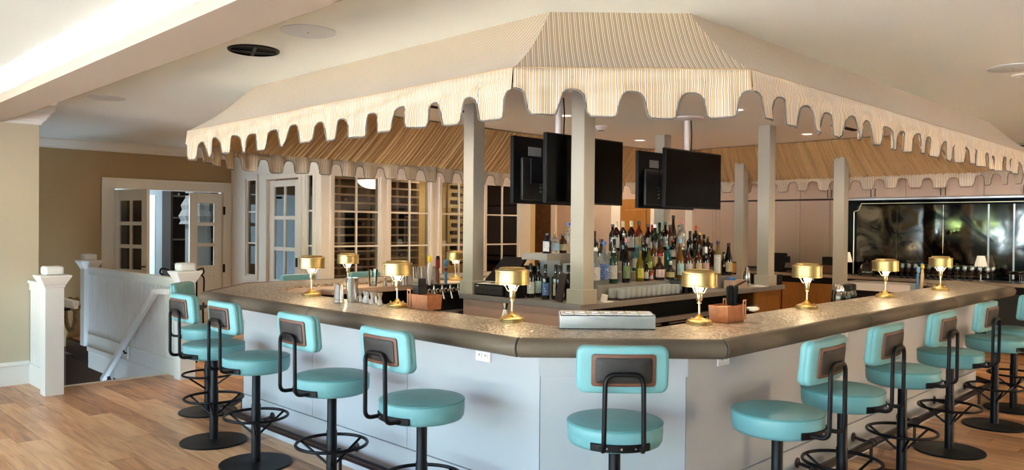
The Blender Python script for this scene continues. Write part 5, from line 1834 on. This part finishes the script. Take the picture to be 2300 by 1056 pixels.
for i in range(0, 8, 2):
    t = thing('wall_cabinet', ['blush wall cabinet pair over the mirror\'s left end', 'blush wall cabinet pair over the middle of the mirror', 'blush wall cabinet pair over the mirror\'s right part', 'blush wall cabinet pair over the mirror, beyond the picture edge'][i // 2], 'cabinet', (0, 0, 0), Q45, 'wall cabinets over the mirror')
    obj('carcass', MB().box(FP_, MP, upq[i + 2] + 0.001, upq[i] - 0.001, 2.075, 2.74), m_darkwood, t, smooth=False)  # dark here too, so the door gaps carry painted shade
    cab_door(t, upq[i + 1], upq[i], 2.08, 2.72, -1, 2.10)
    cab_door(t, upq[i + 2], upq[i + 1], 2.08, 2.72, 1, 2.10)
    obj('light_rail', MB().box(FP_ - 0.02, FP_ + 0.03, upq[i + 2], upq[i], 2.05, 2.075), m_steelmat, t, smooth=False)

mi = thing('bar_mirror', 'smoked antique mirror in panels over the back counter, with notched bright inlay', 'mirror', (0, 0, 0), Q45)
m_mirframe = M('dark_mirror_border', '#0E1A22', 0.08, metal=0.6)
MX = 12.15
obj('border', MB().box(MX, MX + 0.04, 0.2, 4.88, 0.93, 2.05), m_mirframe, mi, smooth=False)
cuts = [4.73, 4.14, 3.52, 2.96, 2.66, 2.0, 1.3, 0.4]
for a, b in zip(cuts, cuts[1:]):
    obj('mirror_pane', MB().box(MX - 0.008, MX - 0.0005, b + 0.004, a - 0.004, 0.96, 1.97), m_mirror, mi, smooth=False, bevel=0.002, seg=1)
obj('inlay', MB().tube(fillet([(MX - 0.006, 4.77, 0.94), (MX - 0.006, 4.77, 1.88), (MX - 0.006, 4.70, 1.90), (MX - 0.006, 4.66, 2.0), (MX - 0.006, 0.4, 2.0)], 0.015, 4), 0.008, 7), m_brasslight, mi)
for q in (2.96, 2.66):
    obj('bevel_strip', MB().box(MX - 0.014, MX - 0.008, q - 0.012, q + 0.012, 0.96, 1.97), m_steelmat, mi, smooth=False, bevel=0.004)

bc = thing('back_counter', 'long stone-topped back counter under the mirror and tall cabinets', 'counter', (0, 0, 0), Q45)
obj('counter_top', MB().box(11.68, 12.19, -1.0, 7.58, 0.88, 0.925), M('taupe_stone', '#A48D7C', 0.35, noise=0.15, nscale=12), bc, smooth=False, bevel=0.004)
obj('black_rail', MB().box(11.74, 12.18, -0.98, 7.5, 0.78, 0.88), m_black, bc, smooth=False)  # black band under the counter top
for k in range(9):
    q1 = 7.5 - k * 0.9
    f = obj('base_door', MB().box(11.72, 12.16, q1 - 0.88, q1, 0.08, 0.78), m_amber if q1 > 4.0 else m_charcoal, bc, smooth=False, bevel=0.003)
    if q1 > 4.0:
        obj('panel_label', MB().box(11.735, 11.7395, q1 - 0.5, q1 - 0.42, 0.82, 0.85), m_paper, bc, smooth=False)  # small paper labels on the black band

# little shaded lamps on the counter
def small_lamp(label, loc, h=0.36):
    t = thing('shade_lamp', label, 'lamp', loc, 0, 'small white-shaded lamps')
    obj('lamp_base', MB().lathe([(0, 0), (0.05, 0), (0.05, 0.008), (0.008, 0.016), (0.006, h * 0.62), (0, h * 0.62)], 18), m_steelmat, t)
    obj('lamp_shade', MB().lathe([(0.082, h * 0.56), (0.045, h)], 24), m_shade, t)


small_lamp('small white-shaded lamp at the mirror\'s left corner', W(11.92, 4.78, 0.9255), 0.34)
small_lamp('small white-shaded lamp among the wine glasses in front of the mirror', W(11.96, 3.0, 0.9255), 0.34)
ct = thing('console_table', 'narrow console in the hall under a small white-shaded lamp', 'table', W(11.6, 9.75), Q45)
obj('tabletop', MB().box(-0.2, 0.2, -0.5, 0.5, 1.05, 1.09), m_darkwood, ct, smooth=False)
for sx in (-0.17, 0.17):
    for sy in (-0.46, 0.46):
        obj('leg', MB().box(sx - 0.02, sx + 0.02, sy - 0.02, sy + 0.02, 0, 1.05), m_darkwood, ct, smooth=False)
small_lamp('small white-shaded lamp in the hall, just right of the near square post', W(11.6, 9.72, 1.0905), 0.50)

t = thing('till_screen', 'black till screen on the back counter, right of the middle square post', 'till', W(11.86, 5.86, 0.9255), Q45)
obj('screen', MB().add([(-0.12, -0.15, 0.03), (-0.12, 0.15, 0.03), (0.02, 0.15, 0.30), (0.02, -0.15, 0.30), (-0.07, -0.15, 0.02), (-0.07, 0.15, 0.02), (0.055, 0.15, 0.28), (0.055, -0.15, 0.28)],
                       [(0, 1, 2, 3), (4, 7, 6, 5), (0, 4, 5, 1), (1, 5, 6, 2), (2, 6, 7, 3), (3, 7, 4, 0)]), m_black, t, smooth=False, bevel=0.005)
obj('stand', MB().box(-0.1, 0.12, -0.1, 0.1, 0, 0.03).box(-0.02, 0.03, -0.04, 0.04, 0.03, 0.16), m_black, t, smooth=False)
obj('card_reader', MB().cbox((-0.02, -0.19, 0.20), (0.03, 0.07, 0.10), 0, 0), m_black, t, smooth=False, bevel=0.004)
tag(obj('bread_bin', MB().box(-0.12, 0.12, -0.13, 0.13, 0, 0.14), m_walnut, None, W(11.90, 5.02, 0.9255), Q45, smooth=False, bevel=0.01), 'brown box on the back counter left of the small white-shaded lamp', 'box')
tag(obj('black_box', MB().box(-0.09, 0.09, -0.09, 0.09, 0, 0.12), m_black, None, W(11.90, 5.02, 1.0655 + 0.0005), Q45, smooth=False, bevel=0.006), 'small black box on top of the brown box by the mirror', 'box')
tag(obj('glass_cloche', MB().lathe([(0.11, 0), (0.115, 0.01), (0.112, 0.10), (0.08, 0.17), (0.02, 0.20), (0.012, 0.215), (0.016, 0.23), (0, 0.24)], 24), m_clear, None, W(11.92, 4.48, 0.9255)), 'clear glass cloche on the back counter at the mirror\'s left', 'cloche')

# wine glasses in front of the mirror
gw = [(0, 0), (0.034, 0), (0.034, 0.003), (0.006, 0.008), (0.004, 0.012), (0.004, 0.085), (0.012, 0.095), (0.034, 0.125), (0.040, 0.155), (0.033, 0.205), (0.0318, 0.205), (0.038, 0.155), (0.032, 0.127), (0, 0.10)]
gm = m_clear
me_g = mesh('wine_glass', MB().lathe(gw, 14), gm, True, 50)
for r_ in range(3):
    for k in range(14):
        q = 4.02 - k * 0.088 - (r_ % 2) * 0.04
        o = link('wine_glass', me_g, None, W(11.76 + r_ * 0.095, q, 0.9258))
        if (abs(q - 3.0) < 0.13 and r_ == 2) or (abs(q - 3.0) < 0.08 and r_ == 1):
            bpy.data.objects.remove(o)
            continue
        tag(o, ['stemmed wine glass in the front rank before the mirror', 'stemmed wine glass in the middle rank before the mirror', 'stemmed wine glass in the rear rank against the mirror'][r_], 'wine glass',
            ['front rank of wine glasses', 'middle rank of wine glasses', 'rear rank of wine glasses'][r_])
cp = [(0, 0), (0.034, 0), (0.034, 0.003), (0.005, 0.007), (0.004, 0.10), (0.010, 0.105), (0.040, 0.122), (0.050, 0.145), (0.049, 0.15), (0.0385, 0.125), (0, 0.108)]
me_c = mesh('coupe_glass', MB().lathe(cp, 14), gm, True, 50)
for r_ in range(3):
    for k in range(6):
        o = link('coupe_glass', me_c, None, W(11.78 + r_ * 0.11, 2.62 - k * 0.11, 0.9258))
        tag(o, ['wide coupe glass in the front rank at the mirror\'s right', 'wide coupe glass in the middle rank at the mirror\'s right', 'wide coupe glass in the rear rank at the mirror\'s right'][r_], 'coupe glass',
            ['front rank of coupes', 'middle rank of coupes', 'rear rank of coupes'][r_])
# big balloon glasses at left of the pack
bl = [(0, 0), (0.036, 0), (0.036, 0.003), (0.005, 0.008), (0.004, 0.10), (0.014, 0.11), (0.048, 0.145), (0.055, 0.18), (0.045, 0.235), (0.0437, 0.235), (0.053, 0.18), (0.046, 0.147), (0, 0.115)]
me_b = mesh('balloon_glass', MB().lathe(bl, 14), gm, True, 50)
for k in range(4):
    tag(link('balloon_glass', me_b, None, W(11.80 + 0.12 * (k % 2), 4.33 - 0.07 * k, 0.9258)), 'large balloon wine glass left of the packed stemware', 'wine glass', 'balloon glasses')

# ================================================================== WINE ROOM
wr = thing('wine_rack', 'dark wooden wine racks seen through the white-framed windows', 'wine rack', (0, 0, 0), Q45)
RQ0, RQ1 = 11.15, 11.5
for p_ in (5.95, 6.25, 6.86, 7.12, 7.7, 8.3, 8.75):
    obj('upright', MB().box(p_ - 0.03, p_ + 0.03, RQ0, RQ1, 0, 2.6), m_rack, wr, smooth=False)
for k in range(16):
    z = 0.35 + k * 0.135
    sh = obj('shelf', MB().box(5.92, 8.78, RQ0 + 0.03, RQ1, z, z + 0.02), m_darkwood, wr, smooth=False)
    obj('front_rail', MB().box(5.92, 8.78, RQ0 - 0.004, RQ0 + 0.03, z - 0.004, z + 0.026), m_shelfrail, sh, smooth=False)
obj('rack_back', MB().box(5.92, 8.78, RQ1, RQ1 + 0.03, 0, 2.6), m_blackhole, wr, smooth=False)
wb = MB().lathe([(0, 0), (0.036, 0.0), (0.0375, 0.01), (0.0375, 0.19), (0.015, 0.225), (0.0145, 0.30), (0, 0.30)], 14)
wb.xf(Matrix.Rotation(PI / 2, 4, 'X'))
m_wineb = M('dark_wine_glass', '#0F0E0C', 0.12)
m_foil = M('copper_foil', '#A5633B', 0.35, metal=0.5)
me_w = mesh('glass_body', wb, m_wineb, True, 50)
fo_ = MB().lathe([(0, 0.265), (0.0155, 0.265), (0.0155, 0.301), (0, 0.302)], 12).xf(Matrix.Rotation(PI / 2, 4, 'X'))
me_f = mesh('bottle_foil', fo_, m_foil, True, 50)
rw = random.Random(8)
spots = [(2.26, x) for x in (6.45, 6.55, 6.64, 6.74, 6.95, 7.04)]
for k in range(16):
    z = 0.35 + k * 0.135 + 0.026
    if 2.1 < z < 2.4:
        continue
    for p_ in [6.0 + 0.115 * j for j in range(24)]:
        if rw.random() < 0.13 and min(abs(p_ - u) for u in (5.95, 6.25, 6.86, 7.12, 7.7, 8.3, 8.75)) > 0.08:
            spots.append((z, p_))
for z, p_ in spots:
    if abs(z - 2.26) < 0.01:
        z = 0.35 + 14 * 0.135 + 0.026
    z = z + 0.038
    t = thing('cellar_bottle', 'dark wine bottle lying neck-out in the racks behind the windows' if abs(z - 2.304) > 0.01 else 'copper-capped wine bottle lying in the second rack row from the top', 'wine bottle', W(p_, RQ0 + 0.32, z), Q45, 'bottles lying in the wine racks' if abs(z - 2.304) > 0.01 else 'copper-capped bottles in the racks')
    link('glass_body', me_w, t)
    link('foil', me_f, t)
# peg rack on the end wall
pr_ = thing('peg_rack', 'pale metal peg rack with wine bottles lying sideways, behind the third window', 'wine rack', (0, 0, 0), Q45)
for p_ in (8.98, 9.42):
    obj('post', MB().box(p_ - 0.012, p_ + 0.012, 10.6, 10.63, 0, 2.6), m_steelmat, pr_, smooth=False)
wl = MB().lathe([(0, 0), (0.036, 0.0), (0.0375, 0.01), (0.0375, 0.19), (0.015, 0.225), (0.0145, 0.30), (0, 0.30)], 14).xf(Matrix.Rotation(PI / 2, 4, 'Y'))
me_wl = mesh('peg_bottle', wl, m_wineb, True, 50)
for k in range(11):
    z = 0.95 + k * 0.135
    obj('peg', MB().box(8.98, 9.42, 10.56, 10.57, z - 0.045, z - 0.038).box(8.98, 8.99, 10.57, 10.6, z - 0.045, z - 0.038).box(9.41, 9.42, 10.57, 10.6, z - 0.045, z - 0.038), m_steelmat, pr_, smooth=False)
    o = link('peg_bottle', me_wl, None, W(9.04 + 0.03 * (k % 2), 10.565, z), Q45)
    tag(o, 'dark wine bottle lying sideways on the pale peg rack', 'wine bottle', 'bottles on the peg rack')
t = thing('pendant_bowl', 'glowing cream glass bowl light hanging in the wine room', 'pendant light', W(7.05, 10.1, 2.17))
bowl = [(0.235 * math.sin(a), 0.13 * (1 - math.cos(a))) for a in [math.radians(90) * k / 8 for k in range(9)]]
obj('glass_bowl', MB().lathe(bowl + [(0.228, 0.135)], 32), m_bowl, t)
obj('rod', MB().lathe([(0.008, 0.10), (0.008, CEIL - 2.17 - 0.02), (0.05, CEIL - 2.17 - 0.015), (0.05, CEIL - 2.171)], 12), m_brass, t)

# ================================================================== STAIR RAIL
def newel(label, p, q, H=1.2):
    t = thing('newel_post', label, 'newel post', W(p, q), Q45, 'white newel posts')
    h = 0.079
    obj('shaft', MB().box(-h, h, -h, h, 0, H - 0.16), m_white, t, smooth=False, bevel=0.003)
    prof = [(h, H - 0.20), (h + 0.006, H - 0.195), (h + 0.008, H - 0.18), (h + 0.016, H - 0.165), (h + 0.05, H - 0.10), (h + 0.052, H - 0.085), (h + 0.03, H - 0.083)]
    rings = [[(-a, -a, z), (a, -a, z), (a, a, z), (-a, a, z)] for a, z in prof]
    obj('flared_cap', MB().loft(rings), m_white, t, smooth=False)
    obj('top_block', MB().box(-0.082, 0.082, -0.082, 0.082, H - 0.083, H), m_white, t, smooth=False, bevel=0.022, seg=3)
    return t


newel('white newel post nearest the left wall, at the stair head', 2.135, 8.19)
newel('white newel post with flared cap behind the far left bar stools', 3.345, 8.13)
newel('white newel post in shade against the shaded wall, left of the glazed doors', 3.345, 11.2)


def beadboard(label, p, q0, q1, along_q=True, H=1.03):
    t = thing('stair_rail', label, 'railing', (0, 0, 0), Q45)
    obj('top_rail', MB().box(p - 0.045, p + 0.045, q0 + 0.025, q1 - 0.02, H - 0.03, H).box(p - 0.03, p + 0.03, q0 + 0.012, q1 - 0.012, H - 0.10, H - 0.03), m_white, t, smooth=False, bevel=0.003)
    obj('bottom_rail', MB().box(p - 0.03, p + 0.03, q0, q1, -0.02, 0.165).box(p - 0.045, p - 0.03, q0, q1, -0.06, 0.0), m_white, t, smooth=False, bevel=0.003)
    obj('skirt', MB().box(p - 0.028, p + 0.02, q0, q1, -0.28, -0.06), m_white, t, smooth=False)
    n_ = round((q1 - q0) / 0.10)
    w_ = (q1 - q0) / n_
    prof = [(-0.005, 0.0), (0.005, 0.0), (0.010, -0.018), (w_ * 0.5 - 0.012, -0.018), (w_ * 0.5 - 0.006, -0.004), (w_ * 0.5, -0.022), (w_ * 0.5 + 0.006, -0.004), (w_ * 0.5 + 0.012, -0.018), (w_ - 0.010, -0.018), (w_ - 0.005, 0.0), (w_ - 0.005, 0.012), (-0.005, 0.012)]
    mb = MB()
    mb.loft([[(p + d, y, 0.165) for y, d in prof], [(p + d, y, H - 0.10) for y, d in prof]])
    me_ = mesh('board', mb, m_white, False)
    for k in range(n_):
        link('board', me_, t, (0, q0 + 0.006 + (w_ - 0.0003) * k, 0))
    return t


beadboard('white beadboard railing between the far newel and the bar-side newel', 3.345, 8.212, 11.118)
t = thing('stair_rail', 'short white beadboard railing tying the left wall to its newel', 'railing', (0, 0, 0), Q45)
obj('top_rail', MB().box(2.10, 2.20, 8.30, 8.905, 1.0, 1.03).box(2.115, 2.185, 8.29, 8.905, 0.93, 1.0), m_white, t, smooth=False)
obj('bottom_rail', MB().box(2.115, 2.185, 8.29, 8.905, 0, 0.2), m_white, t, smooth=False)
for k in range(6):
    q = 8.29 + k * 0.1025
    obj('board', MB().box(2.125, 2.175, q + 0.004, q + 0.0985, 0.2, 0.93), m_white, t, smooth=False, bevel=0.004)

hr = thing('handrail', 'white handrail running down the stairwell below the beadboard', 'handrail')
A, Bp = Vector((-3.56, 8.10, 0.90)), Vector((-3.80, 8.36, 0.88))
D_ = Vector((-5.00, 9.58, -0.32))


def square_tube(pts, w_, h_):
    mb = MB()
    rings = []
    for i, p_ in enumerate(pts):
        a, b = pts[max(0, i - 1)], pts[min(len(pts) - 1, i + 1)]
        d = (b - a).normalized()
        s_ = d.cross(Vector((0, 0, 1))).normalized()
        u_ = s_.cross(d).normalized()
        rings.append([p_ - s_ * w_ - u_ * h_, p_ + s_ * w_ - u_ * h_, p_ + s_ * w_ + u_ * h_, p_ - s_ * w_ + u_ * h_])
    return mb.loft(rings)


obj('rail', square_tube([A, Bp, D_], 0.028, 0.032), m_white, hr, smooth=False, bevel=0.008)
for f in (0.6, 0.92):
    c = Bp.lerp(D_, f)
    br = obj('bracket', MB().tube(fillet([c, c + Vector((0.02, 0.02, -0.07)), c + Vector((0.042, 0.042, -0.07))], 0.015, 4), 0.009, 7), m_iron, hr)
    obj('bracket_block', MB().cbox(c + Vector((0.044, 0.044, -0.07)), (0.02, 0.03, 0.14), Q45), m_white, br, smooth=False)
t = thing('handrail', 'stub of white handrail on the left stair wall, beside the front newel', 'handrail', W(2.43, 8.72, 0.80), Q45)
obj('rail', MB().box(-0.032, 0.032, -0.20, 0.35, -0.02, 0.03).box(-0.022, 0.022, -0.20, 0.35, -0.05, -0.02), m_white, t, smooth=False, bevel=0.006)
obj('bracket', MB().box(-0.07, -0.01, -0.05, -0.03, -0.075, -0.05), m_iron, t, smooth=False)

rw_ = thing('rope_wreath', 'ring of twisted rope with a knot hanging below the handrail stub', 'wreath', W(2.52, 9.02, 0.645), Q45)
obj('hook', MB().tube(fillet([(-0.055, -0.1, 0.14), (-0.02, -0.1, 0.165), (0.0, -0.09, 0.165), (0.0, -0.09, 0.145)], 0.01, 3), 0.004, 6), m_iron, rw_)
for s_ in range(3):
    pts = []
    for k in range(96):
        a = 2 * PI * k / 96
        tw_ = 14 * a + s_ * 2 * PI / 3
        rr = 0.165 + 0.012 * math.cos(tw_)
        pts.append((0.012 * math.sin(tw_), rr * math.cos(a), rr * math.sin(a)))
    obj('rope_strand', MB().tube(pts, 0.0115, 6, True), m_rope, rw_)
kn = MB()
for a0, ax in ((0, 0.0), (1.2, 0.3), (2.2, -0.3)):
    kn.tube([(0.03 + 0.03 * math.cos(2 * PI * k / 20), 0.05 * math.sin(2 * PI * k / 20) + ax * 0.06 - 0.05, 0.05 * math.cos(2 * PI * k / 20 + a0) + 0.11 + ax * 0.05) for k in range(20)], 0.015, 6, True)
kn.tube([(0.03, -0.06, 0.08), (0.03, -0.08, 0.0), (0.02, -0.07, -0.10)], 0.013, 6)
obj('rope_knot', kn, m_rope, rw_)
wc = thing('iron_chair', 'black iron chair behind the white newel, only its curled arms showing', 'chair', (-3.853, 9.2, 0), 0.15)
for s_ in (-1, 1):
    pts = fillet([(0.15 * s_, -0.02, 0.62), (0.15 * s_, -0.02, 1.06), (0.235 * s_, -0.06, 1.09), (0.245 * s_, -0.08, 1.03), (0.20 * s_, -0.08, 1.0)], 0.03, 5)
    obj('arm', MB().tube(pts, 0.010, 8), m_iron, wc)
    obj('leg', MB().tube([(0.19 * s_, 0.18, 0), (0.18 * s_, 0.16, 0.62)], 0.011, 8).tube([(0.19 * s_, -0.18, 0), (0.18 * s_, -0.16, 0.62)], 0.011, 8), m_iron, wc)
obj('seat', MB().box(-0.22, 0.22, -0.2, 0.2, 0.60, 0.63), m_iron, wc, smooth=False)
obj('back', MB().tube(fillet([(-0.18, 0.19, 0.62), (-0.18, 0.22, 1.0), (0.18, 0.22, 1.0), (0.18, 0.19, 0.62)], 0.08, 5), 0.010, 8), m_iron, wc)

# ================================================================== CEILING FITTINGS
sp = [((-1.24, 4.735), 0.165, 'round white ceiling speaker nearest the awning'), ((-3.79, 7.31), 0.165, 'round white ceiling speaker over the stairwell side'), ((3.57, 5.61), 0.165, 'round white ceiling speaker right of the awning'), ((3.75, 5.85), 0.06, 'small round white ceiling disc at the right picture edge')]
sp[3] = ((3.81, 5.87), 0.075, sp[3][2])
for (x, y), r, lb in sp:
    t = thing('ceiling_speaker', lb, 'speaker', (x, y, CEIL))
    obj('grille', MB().lathe([(0, -0.009), (r * 0.92, -0.008), (r, -0.004), (r, 0), (0, 0)], 40), M('grille_white', '#D9DBD9', 0.6) if r > 0.1 else m_white, t, ang=30)
    obj('badge', MB().lathe([(0, -0.0105), (0.006, -0.0105), (0.006, -0.009), (0, -0.009)], 10), m_grey, t)
t = thing('ceiling_speaker', 'open black ceiling speaker without its grille', 'speaker', (-1.738, 5.253, CEIL))
obj('rim', MB().lathe([(0.15, -0.012), (0.165, -0.010), (0.167, 0), (0.14, 0), (0.14, -0.006)], 40), m_black, t)
obj('cone', MB().lathe([(0.142, -0.004), (0.10, -0.001), (0.05, -0.0008), (0.045, -0.006), (0.0, -0.01)], 36), m_blackhole, t)
for k in range(4):
    a = k * PI / 2 + 0.4
    obj('spoke', MB().cbox((0.075 * math.cos(a), 0.075 * math.sin(a), -0.010), (0.14, 0.022, 0.008), a), m_black, t, smooth=False)
t = thing('smoke_detector', 'white smoke detector on the ceiling under the awning', 'detector', (1.012, 9.014, CEIL))
obj('housing', MB().lathe([(0, -0.05), (0.04, -0.05), (0.055, -0.03), (0.07, -0.012), (0.07, 0), (0, 0)], 24), m_plastic, t)
obj('sensor_ring', MB().lathe([(0.03, -0.058), (0.036, -0.056), (0.036, -0.05), (0.03, -0.05)], 16), m_grey, t)
DL = [(1.689, 10.438), (0.55, 8.2), (2.2, 7.7), (3.6, 9.6), (-1.0, 7.0), (2.0, 5.9), (0.6, 5.4), (4.2, 8.2), (-2.2, 9.3), (-0.6, 10.9)]  # the last two are added out of view to brighten the wine-room walls
for k, (x, y) in enumerate(DL):
    t = thing('downlight', ['recessed ceiling light between the ceiling-hung screens', 'recessed ceiling light over the till', 'recessed ceiling light over the bottle display', 'recessed ceiling light over the far right posts', 'recessed ceiling light over the far left counter',
                            'recessed ceiling light over the right service aisle', 'recessed ceiling light over the near service aisle', 'recessed ceiling light near the mirror end of the bar', 'added recessed ceiling light before the wine-room door', 'added recessed ceiling light before the wine-room windows'][k], 'ceiling light', (x, y, CEIL), 0, 'recessed lights inside the awning')
    obj('trim_ring', MB().lathe([(0.055, -0.004), (0.085, -0.006), (0.088, 0), (0.055, 0)], 28), m_white, t)
    obj('lens', MB().lathe([(0, -0.002), (0.056, -0.003)], 24), m_can, t)
    d = bpy.data.lights.new('downlight_beam', 'SPOT')
    d.energy = (70 if k < 8 else 110) * LS
    d.color = (1.0, 0.80, 0.56)
    d.spot_size = math.radians(140)
    d.spot_blend = 0.8
    d.shadow_soft_size = 0.05
    o = bpy.data.objects.new('downlight_beam', d)
    C.objects.link(o)
    o.location = (x, y, CEIL - 0.02)
for k, (x, y, rz, lb) in enumerate([(-0.63, 7.82, Q45, 'black slot vent on the ceiling inside the awning, left side'), (3.80, 8.98, Q45, 'longer black slot vent on the ceiling inside the awning, right side')]):
    t = thing('slot_vent', lb, 'vent', (x, y, CEIL), rz)
    obj('frame', MB().box(-0.3, 0.3, -0.04, 0.04, -0.008, 0), m_black, t, smooth=False)
    obj('louvre', MB().box(-0.29, 0.29, -0.012, -0.006, -0.012, -0.008).box(-0.29, 0.29, 0.006, 0.012, -0.012, -0.008), m_blackhole, t, smooth=False)
